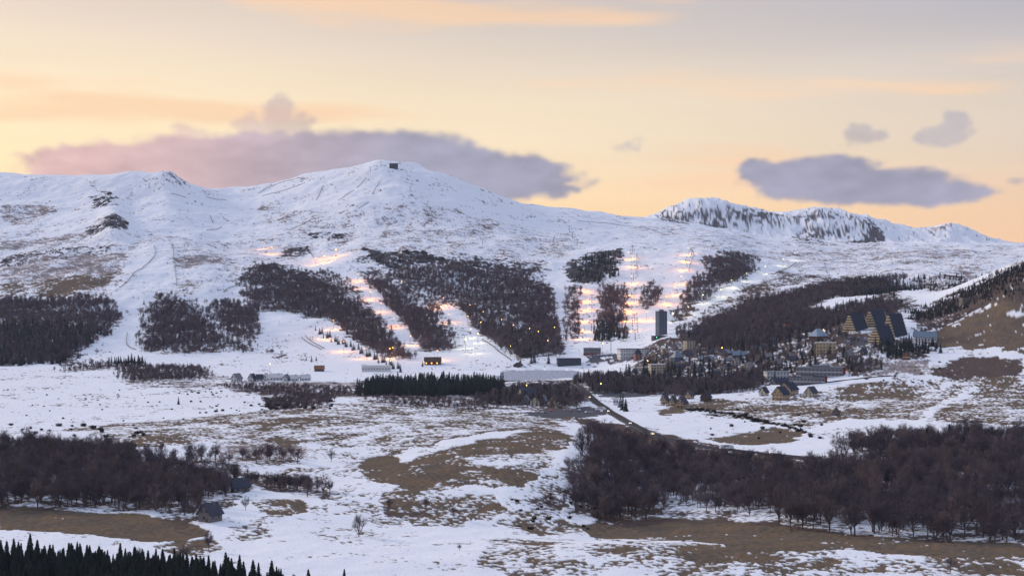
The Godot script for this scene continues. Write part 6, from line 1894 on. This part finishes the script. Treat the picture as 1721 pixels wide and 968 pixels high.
func build_woods():
	var fine_bare := []
	var far_bare := []
	var fine_con := []
	var far_con := []
	for i in 5:
		fine_bare.append(bare_tree(100 + i, true))
		fine_con.append(conifer(300 + i, true))
	for i in 4:
		far_bare.append(bare_tree(200 + i, false))
		far_con.append(conifer(400 + i, false))
	var spots := {"bare": [], "conifer": []}
	var clump := noise(77, 26.0, 2)
	var edge := noise(78, 45.0, 3)
	var clearings := []
	for p in GROUND_COVER:
		if p[0] == "snow" and p[1] >= 0.85:
			clearings.append(outline2(p[2]))
	for b in BUILDINGS:
		var half: float = b[3] * 0.6
		clearings.append(PackedVector2Array([Vector2(b[1] - half, b[2] - half * 1.5), Vector2(b[1] + half, b[2] - half * 1.5), Vector2(b[1] + half, b[2] + 14.0), Vector2(b[1] - half, b[2] + 14.0)]))
	var road := smooth_line(ROAD_LINE, 20.0)
	for i in road.size():
		clearings.append(PackedVector2Array([road[i] + Vector2(-9, -16), road[i] + Vector2(9, -16), road[i] + Vector2(9, 30), road[i] + Vector2(-9, 30)]))
	for wd in WOODS:
		var o := outline2(wd[4])
		var lo := o[0]
		var hi := o[0]
		for p in o:
			lo = lo.min(p)
			hi = hi.max(p)
		var step: float = wd[1]
		var nx := int((hi.x - lo.x) / step) + 1
		var nz := int((hi.y - lo.y) / step) + 1
		for i in nx:
			for j in nz:
				var p := lo + Vector2((i + rng.randf()) * step, (j + rng.randf()) * step)
				var thin := clump.get_noise_2d(p.x, p.y)
				if rng.randf() < 0.12 - thin * (1.3 if wd[3] == "gully" or wd[3] == "knoll" else 0.85):
					continue
				var shift := Vector2(edge.get_noise_2d(p.x, p.y), edge.get_noise_2d(p.x + 500.0, p.y)) * (40.0 if -p.y > 2200.0 else 14.0)
				if Geometry2D.is_point_in_polygon(p + shift, o):
					p += Vector2(rng.randfn(), rng.randfn()) * 4.0
					var open := false
					for q in clearings:
						if Geometry2D.is_point_in_polygon(p, q):
							open = true
							break
					if open:
						continue
					spots[wd[0]].append([p.x, p.y, wd[2] * rng.randf_range(0.6, 1.2), wd[3]])
	for t in LONE_TREES:
		spots[t[0]].append([t[1], t[2], t[3], "alone"])
	for kind in spots:
		var all: Array = spots[kind]
		print(kind, " ", all.size())
		# the ones that show largest, and every lone tree, stand as trees of their own
		all.sort_custom(func(a, b): return a[2] / -a[1] * (40.0 if a[3] == "alone" else 1.0) > b[2] / -b[1] * (40.0 if b[3] == "alone" else 1.0))
		var rest := {}
		var placed := 0
		for t in all:
			var x: float = t[0]
			var z: float = t[1]
			var inside: bool = absf(x / z) < 0.316
			var scale := Vector3.ONE * (float(t[2]) / 10.0)
			scale.x *= rng.randf_range(0.85, 1.15)
			scale.z = scale.x
			var pos := Vector3(x, ground(x, z) - 0.1, z)
			var turn := rng.randf() * TAU
			var near: bool = -z < 1500.0
			var v := rng.randi() % (5 if near else 4)
			if inside and placed < 300 and (110.0 + (z * 484.0 / 2813.0)) < pos.y + t[2]:
				placed += 1
				var shape: Array = (fine_bare if kind == "bare" else fine_con)[v] if near else (far_bare if kind == "bare" else far_con)[v]
				var words: Array = WOOD_WORDS[t[3]]
				var warm := rng.randf() < 0.4
				var o := thing("bare_tree" if kind == "bare" else "spruce_tree", pos, turn, size_word(t[2], kind) + (("brownish" if warm else "greyish") + " leafless tree " if kind == "bare" else ("bluish" if warm else "dark green") + " spruce ") + words[0], "tree", ("bare " if kind == "bare" else "spruce ") + words[1])
				o.scale = scale
				part(o, "trunk", shape[0], mats.bark_warm if warm else mats.bark)
				part(o, "crown", shape[1], (mats.twig_warm if warm else mats.twig) if kind == "bare" else (mats.needle_cool if warm else mats.needle))
			else:
				var key := "%s %d" % ["near" if near else "far", v]
				if not rest.has(key):
					rest[key] = []
				rest[key].append(Transform3D(Basis(Vector3.UP, turn).scaled(scale), pos))
		for key in rest:
			var near: bool = String(key).begins_with("near")
			var v := int(String(key).get_slice(" ", 1))
			var shape: Array = (fine_bare if kind == "bare" else fine_con)[v] if near else (far_bare if kind == "bare" else far_con)[v]
			var both := SurfaceTool.new()
			both.begin(Mesh.PRIMITIVE_TRIANGLES)
			both.append_from(shape[0], 0, Transform3D.IDENTITY)
			both.append_from(shape[1], 0, Transform3D.IDENTITY)
			var mm := MultiMesh.new()
			mm.transform_format = MultiMesh.TRANSFORM_3D
			mm.use_colors = true
			mm.mesh = both.commit()
			var list: Array = rest[key]
			mm.instance_count = list.size()
			for i in list.size():
				mm.set_instance_transform(i, list[i])
				var k := rng.randf_range(0.7, 1.45)
				var warm := rng.randf()
				var c := Color(0.130, 0.103, 0.126).lerp(Color(0.178, 0.130, 0.128), warm) if kind == "bare" else Color(0.024, 0.034, 0.032).lerp(Color(0.032, 0.044, 0.044), warm)
				mm.set_instance_color(i, Color(c.r * k, c.g * k, c.b * k))
			var o := MultiMeshInstance3D.new()
			o.name = numbered("bare_woodland" if kind == "bare" else "spruce_woodland")
			o.multimesh = mm
			o.material_override = mats.wood_stuff
			add_child(o)
			tag(o, ("leafless woodland " if kind == "bare" else "dark evergreen woodland ") + ("on the valley floor" if near else "covering the lower mountainsides"), "woodland", "bare woodland" if kind == "bare" else "evergreen woodland", "stuff")

# ------------------------------------------------------------------ rocks, bushes
func lump(seed_: int, rough: float) -> ArrayMesh:
	var s := SphereMesh.new()
	s.radius = 0.5
	s.height = 1.0
	s.radial_segments = 14
	s.rings = 8
	var a := s.get_mesh_arrays()
	var v: PackedVector3Array = a[Mesh.ARRAY_VERTEX]
	var n := noise(seed_, 0.55, 3)
	for i in v.size():
		v[i] *= 1.0 + rough * n.get_noise_3d(v[i].x, v[i].y, v[i].z)
	var st := begin()
	for i in a[Mesh.ARRAY_INDEX]:
		st.set_smooth_group(-1)
		st.add_vertex(v[i])
	st.generate_normals()
	return st.commit()

func shrub(seed_: int) -> ArrayMesh:
	# a low thicket of stems, 1 m tall and about 1.4 m wide
	var r := RandomNumberGenerator.new()
	r.seed = seed_
	var st := begin()
	for i in 46:
		var a := r.randf() * TAU
		var t := sqrt(r.randf()) * 0.7
		var p0 := Vector3(cos(a) * t * 0.5, -0.1, sin(a) * t * 0.5)
		var p1 := Vector3(cos(a) * t, r.randf_range(0.45, 1.0) * (1.1 - t * 0.6), sin(a) * t)
		tube(st, p0, p1, 0.035, 0.03, 3)
		for k in 4:
			var q := p0.lerp(p1, r.randf_range(0.4, 1.0))
			tube(st, q, q + Vector3(r.randfn(), r.randfn() + 0.5, r.randfn()).normalized() * 0.3, 0.03, 0.02, 3)
	return done(st)

func build_rocks_and_bushes():
	var lumps := []
	var shrubs := []
	for i in 6:
		lumps.append(lump(500 + i, 1.3))
		shrubs.append(shrub(600 + i))
	for k in ROCKS:
		var s: float = k[2]
		var o := part(self, numbered("rock_outcrop"), lumps[rng.randi() % 6], mats.rock, Vector3(k[0], ground(k[0], k[1]) + s * 0.05, k[1]))
		o.rotation = Vector3(rng.randf_range(-0.4, 0.4), rng.randf() * TAU, rng.randf_range(-0.4, 0.4))
		o.scale = Vector3(s * rng.randf_range(0.9, 1.8), s * rng.randf_range(0.5, 0.9), s)
		tag(o, ("big" if s > 8.0 else ("flat" if s < 4.5 else "blocky")) + " dark rock outcrop " + String(k[3]), "rock", "rock outcrops " + String(k[3]))
	for k in BUSHES:
		var s: float = k[2]
		var o := part(self, numbered("bare_shrub"), shrubs[rng.randi() % 6], mats.bush, Vector3(k[0], ground(k[0], k[1]), k[1]))
		o.rotation.y = rng.randf() * TAU
		o.scale = Vector3(s * rng.randf_range(0.9, 1.6), s, s * rng.randf_range(0.9, 1.4))
		tag(o, ("broad" if s > 2.2 else ("tiny" if s < 1.2 else "low")) + " dark leafless shrub " + String(k[3]), "shrub", "shrubs " + String(k[3]))

# ------------------------------------------------------------------ lifts, fences, lamps
func cylinder(r0: float, r1: float, h: float) -> CylinderMesh:
	var c := CylinderMesh.new()
	c.bottom_radius = r0
	c.top_radius = r1
	c.height = h
	c.radial_segments = 8
	return c

func build_lifts():
	var mast := cylinder(0.55, 0.38, 14.0)
	for line in LIFT_LINES:
		var pts := outline2(line)
		var tops := []
		for i in pts.size():
			var p := pts[i]
			var along := pts[mini(i + 1, pts.size() - 1)] - pts[maxi(i - 1, 0)]
			var o := thing("lift_pylon", Vector3(p.x, ground(p.x, p.y), p.y), atan2(along.x, along.y), "grey T shaped lift pylon " + LIFT_WORDS[LIFT_LINES.find(line)], "pylon", "lift pylons " + LIFT_WORDS[LIFT_LINES.find(line)])
			part(o, "mast", mast, mats.metal, Vector3(0, 6.5, 0))
			part(o, "cross_arm", box(Vector3(8.0, 0.6, 0.6)), mats.metal, Vector3(0, 13.6, 0))
			for s in [-1.0, 1.0]:
				part(o, "sheave_beam", box(Vector3(0.4, 0.4, 4.0)), mats.metal, Vector3(3.7 * s, 13.2, 0))
			tops.append(Vector3(p.x, ground(p.x, p.y) + 13.0, p.y))
		for i in tops.size() - 1:
			var a: Vector3 = tops[i]
			var b: Vector3 = tops[i + 1]
			var ac := (b - a)
			var sidev := Vector3(ac.z, 0, -ac.x).normalized() * 3.7
			for s in [-1.0, 1.0]:
				var st := begin()
				tube(st, a + sidev * s, b + sidev * s, 0.035, 0.035, 4)
				tag(part(self, numbered("lift_cable"), done(st), mats.metal), "thin steel chairlift cable strung between pylons", "cable", "chairlift cables")
				var n := int(ac.length() / 48.0)
				for k in n:
					var p: Vector3 = a.lerp(b, (k + 0.5) / n) + sidev * s
					if p.y - 4.0 < ground(p.x, p.z):
						continue
					var o := thing("lift_chair", p - Vector3(0, 4.0, 0), atan2(ac.x, ac.z), "dark chair hanging from the chairlift cable", "chair", "chairs on the chairlift")
					part(o, "hanger", box(Vector3(0.12, 4.0, 0.12)), mats.metal, Vector3(0, 2.0, 0))
					part(o, "seat", box(Vector3(2.4, 0.2, 0.7)), mats.tyre, Vector3(0, 0, 0))
					part(o, "backrest", box(Vector3(2.4, 0.9, 0.15)), mats.tyre, Vector3(0, 0.55, -0.4))

func build_fences():
	for line in SNOW_FENCES:
		var pts := smooth_line(line, 14.0)
		var o := thing("snow_fence", Vector3(pts[0].x, ground(pts[0].x, pts[0].y), pts[0].y), 0.0, "dark wooden snow fence running along the open slope", "fence", "snow fences on the slopes")
		for i in pts.size() - 1:
			var a := pts[i]
			var b := pts[i + 1]
			var a3 := Vector3(a.x, ground(a.x, a.y), a.y) - o.position
			var b3 := Vector3(b.x, ground(b.x, b.y), b.y) - o.position
			part(o, "post", box(Vector3(0.2, 2.4, 0.2)), mats.brown, a3 + Vector3(0, 1.0, 0))
			for k in 3:
				var st := begin()
				tube(st, a3 + Vector3(0, 0.6 + k * 0.55, 0), b3 + Vector3(0, 0.6 + k * 0.55, 0), 0.17, 0.17, 4)
				part(o, "rail", done(st), mats.brown)

func build_lamps():
	var tint := {"amber": Color(1.0, 0.62, 0.16), "white": Color(1.0, 0.95, 0.72), "yellow": Color(1.0, 0.78, 0.36), "green": Color(0.3, 1.0, 0.5)}
	for key in tint:
		glow("lamp_" + key, tint[key], 22.0)
	var pole := cylinder(0.18, 0.1, 15.0)
	var head := SphereMesh.new()
	head.radius = 0.42
	head.height = 0.5
	head.radial_segments = 10
	head.rings = 5
	for l in LAMPS:
		var x: float = l[0]
		var z: float = l[1]
		var what: String = l[2]
		var words: String = {"amber": "amber floodlight mast lighting the piste snow", "white": "white floodlight mast beside the night piste", "yellow": "yellow street lamp glowing among the dark trees", "green": "green glowing lamp in the resort centre"}[what]
		var o := thing("floodlight_mast", Vector3(x, ground(x, z), z), 0.0, words, "lamp", what + " lamps")
		part(o, "pole", pole, mats.metal, Vector3(0, 7.2, 0))
		part(o, "lamp_head", head, mats["lamp_" + what], Vector3(0, 14.8, 0))
		var li := OmniLight3D.new()
		li.name = "lamp_light"
		li.light_color = tint[what]
		li.light_energy = l[3]
		li.light_size = 0.3
		li.omni_range = 120.0
		li.omni_attenuation = 2.0
		li.shadow_enabled = true
		o.add_child(li)
		li.position = Vector3(0, 14.0, 0)

# ------------------------------------------------------------------ vehicles
func car_body(length: float, width: float, low: float, high: float, nose: float, tail: float) -> ArrayMesh:
	# a rounded profile swept across the width
	var prof := [Vector2(-length * 0.5, 0.32), Vector2(-length * 0.5, low * 0.85), Vector2(-length * 0.5 + 0.15, low), Vector2(-length * 0.5 + tail, high * 0.96), Vector2(-length * 0.5 + tail + 0.4, high), Vector2(length * 0.5 - nose - 0.9, high * 0.98), Vector2(length * 0.5 - nose, low * 1.02), Vector2(length * 0.5 - 0.1, low * 0.85), Vector2(length * 0.5, 0.5), Vector2(length * 0.5 - 0.05, 0.32)]
	var st := begin()
	st.set_smooth_group(-1)
	var n := prof.size()
	for i in n:
		var p: Vector2 = prof[i]
		var q: Vector2 = prof[(i + 1) % n]
		var wp := width * 0.5 * (0.86 if p.y > low * 1.1 else 1.0)
		var wq := width * 0.5 * (0.86 if q.y > low * 1.1 else 1.0)
		for v in [Vector3(-wp, p.y, p.x), Vector3(-wq, q.y, q.x), Vector3(wp, p.y, p.x), Vector3(wp, p.y, p.x), Vector3(-wq, q.y, q.x), Vector3(wq, q.y, q.x)]:
			st.add_vertex(v)
	for s in [-1.0, 1.0]:
		for i in range(1, n - 1):
			for k in [0, i, i + 1]:
				var p: Vector2 = prof[k]
				st.add_vertex(Vector3(s * width * 0.5 * (0.86 if p.y > low * 1.1 else 1.0), p.y, p.x))
	return done(st)

func vehicle(called: String, at: Vector3, turn: float, label: String, category: String, group: String, mesh: Mesh, mat: Material, length: float, width: float, high: float, lights: bool):
	var o := thing(called, at, turn, label, category, group)
	part(o, "body", mesh, mat)
	for s in [-1.0, 1.0]:
		part(o, "side_window", box(Vector3(0.06, high * 0.24, length * 0.42)), mats.glass, Vector3(s * width * 0.455, high * 0.78, -length * 0.06))
		for e in [-1.0, 1.0]:
			var wheel := part(o, "wheel", cylinder(0.34, 0.34, 0.24), mats.tyre, Vector3(s * width * 0.46, 0.34, e * length * 0.3))
			wheel.rotation.z = PI / 2.0
			part(wheel, "rim", cylinder(0.2, 0.2, 0.26), mats.metal)
		part(o, "headlight", box(Vector3(0.36, 0.22, 0.1)), mats.headlight if lights else mats.line, Vector3(s * width * 0.34, 0.72, length * 0.5 - 0.02))

func build_cars():
	var shape := car_body(4.3, 1.8, 0.95, 1.5, 1.1, 0.5)
	var coach := car_body(9.5, 2.4, 2.2, 3.0, 0.5, 0.2)
	var paints := [["white", Color(0.75, 0.75, 0.75)], ["silver", Color(0.42, 0.43, 0.45)], ["black", Color(0.03, 0.03, 0.035)], ["grey", Color(0.16, 0.17, 0.18)], ["blue", Color(0.05, 0.09, 0.22)], ["red", Color(0.32, 0.04, 0.04)]]
	var coats := []
	for p in paints:
		coats.append(paint("car_" + p[0], p[1], 0.35, false))
	var line := smooth_line(ROAD_LINE, 8.0)
	for i in range(0, ROAD_CARS.size(), 2):
		var p := Vector2(ROAD_CARS[i], ROAD_CARS[i + 1])
		var k := 0
		for j in line.size():
			if line[j].distance_to(p) < line[k].distance_to(p):
				k = j
		var tn := (line[mini(k + 1, line.size() - 1)] - line[maxi(k - 1, 0)]).normalized()
		if tn.y < 0.0:
			tn = -tn
		var y := 0.0
		for q in range(-2, 3):
			var g := line[clampi(k + q, 0, line.size() - 1)]
			y += ground(g.x, g.y) / 5.0
		var at := line[k] + Vector2(-tn.y, tn.x) * 1.8
		var c := (i / 2) % 2
		vehicle("car", Vector3(at.x, y + 0.72, at.y), atan2(tn.x, tn.y), paints[c][0] + " car with headlights on driving down the road", "car", "cars driving on the road", shape, coats[c], 4.3, 1.8, 1.5, true)
	for i in range(0, PARKED_CARS.size(), 2):
		var c := rng.randi() % 6
		var x: float = PARKED_CARS[i]
		var z: float = PARKED_CARS[i + 1]
		vehicle("parked_car", Vector3(x, ground(x, z) + 0.02, z), rng.randf_range(-0.3, 0.3) + (PI / 2.0 if rng.randf() < 0.5 else 0.0), paints[c][0] + " car parked among others at the resort", "car", paints[c][0] + " cars parked at the resort", shape, coats[c], 4.3, 1.8, 1.5, false)
	for i in range(0, BUSES.size(), 2):
		var x: float = BUSES[i]
		var z: float = BUSES[i + 1]
		vehicle("camper_bus", Vector3(x, ground(x, z) + 0.72, z), PI / 2.0 + 0.15, "long white camper bus stopped beside the " + ("junction" if i == 0 else "lower road bend"), "bus", "", coach, coats[0], 9.5, 2.4, 3.0, false)
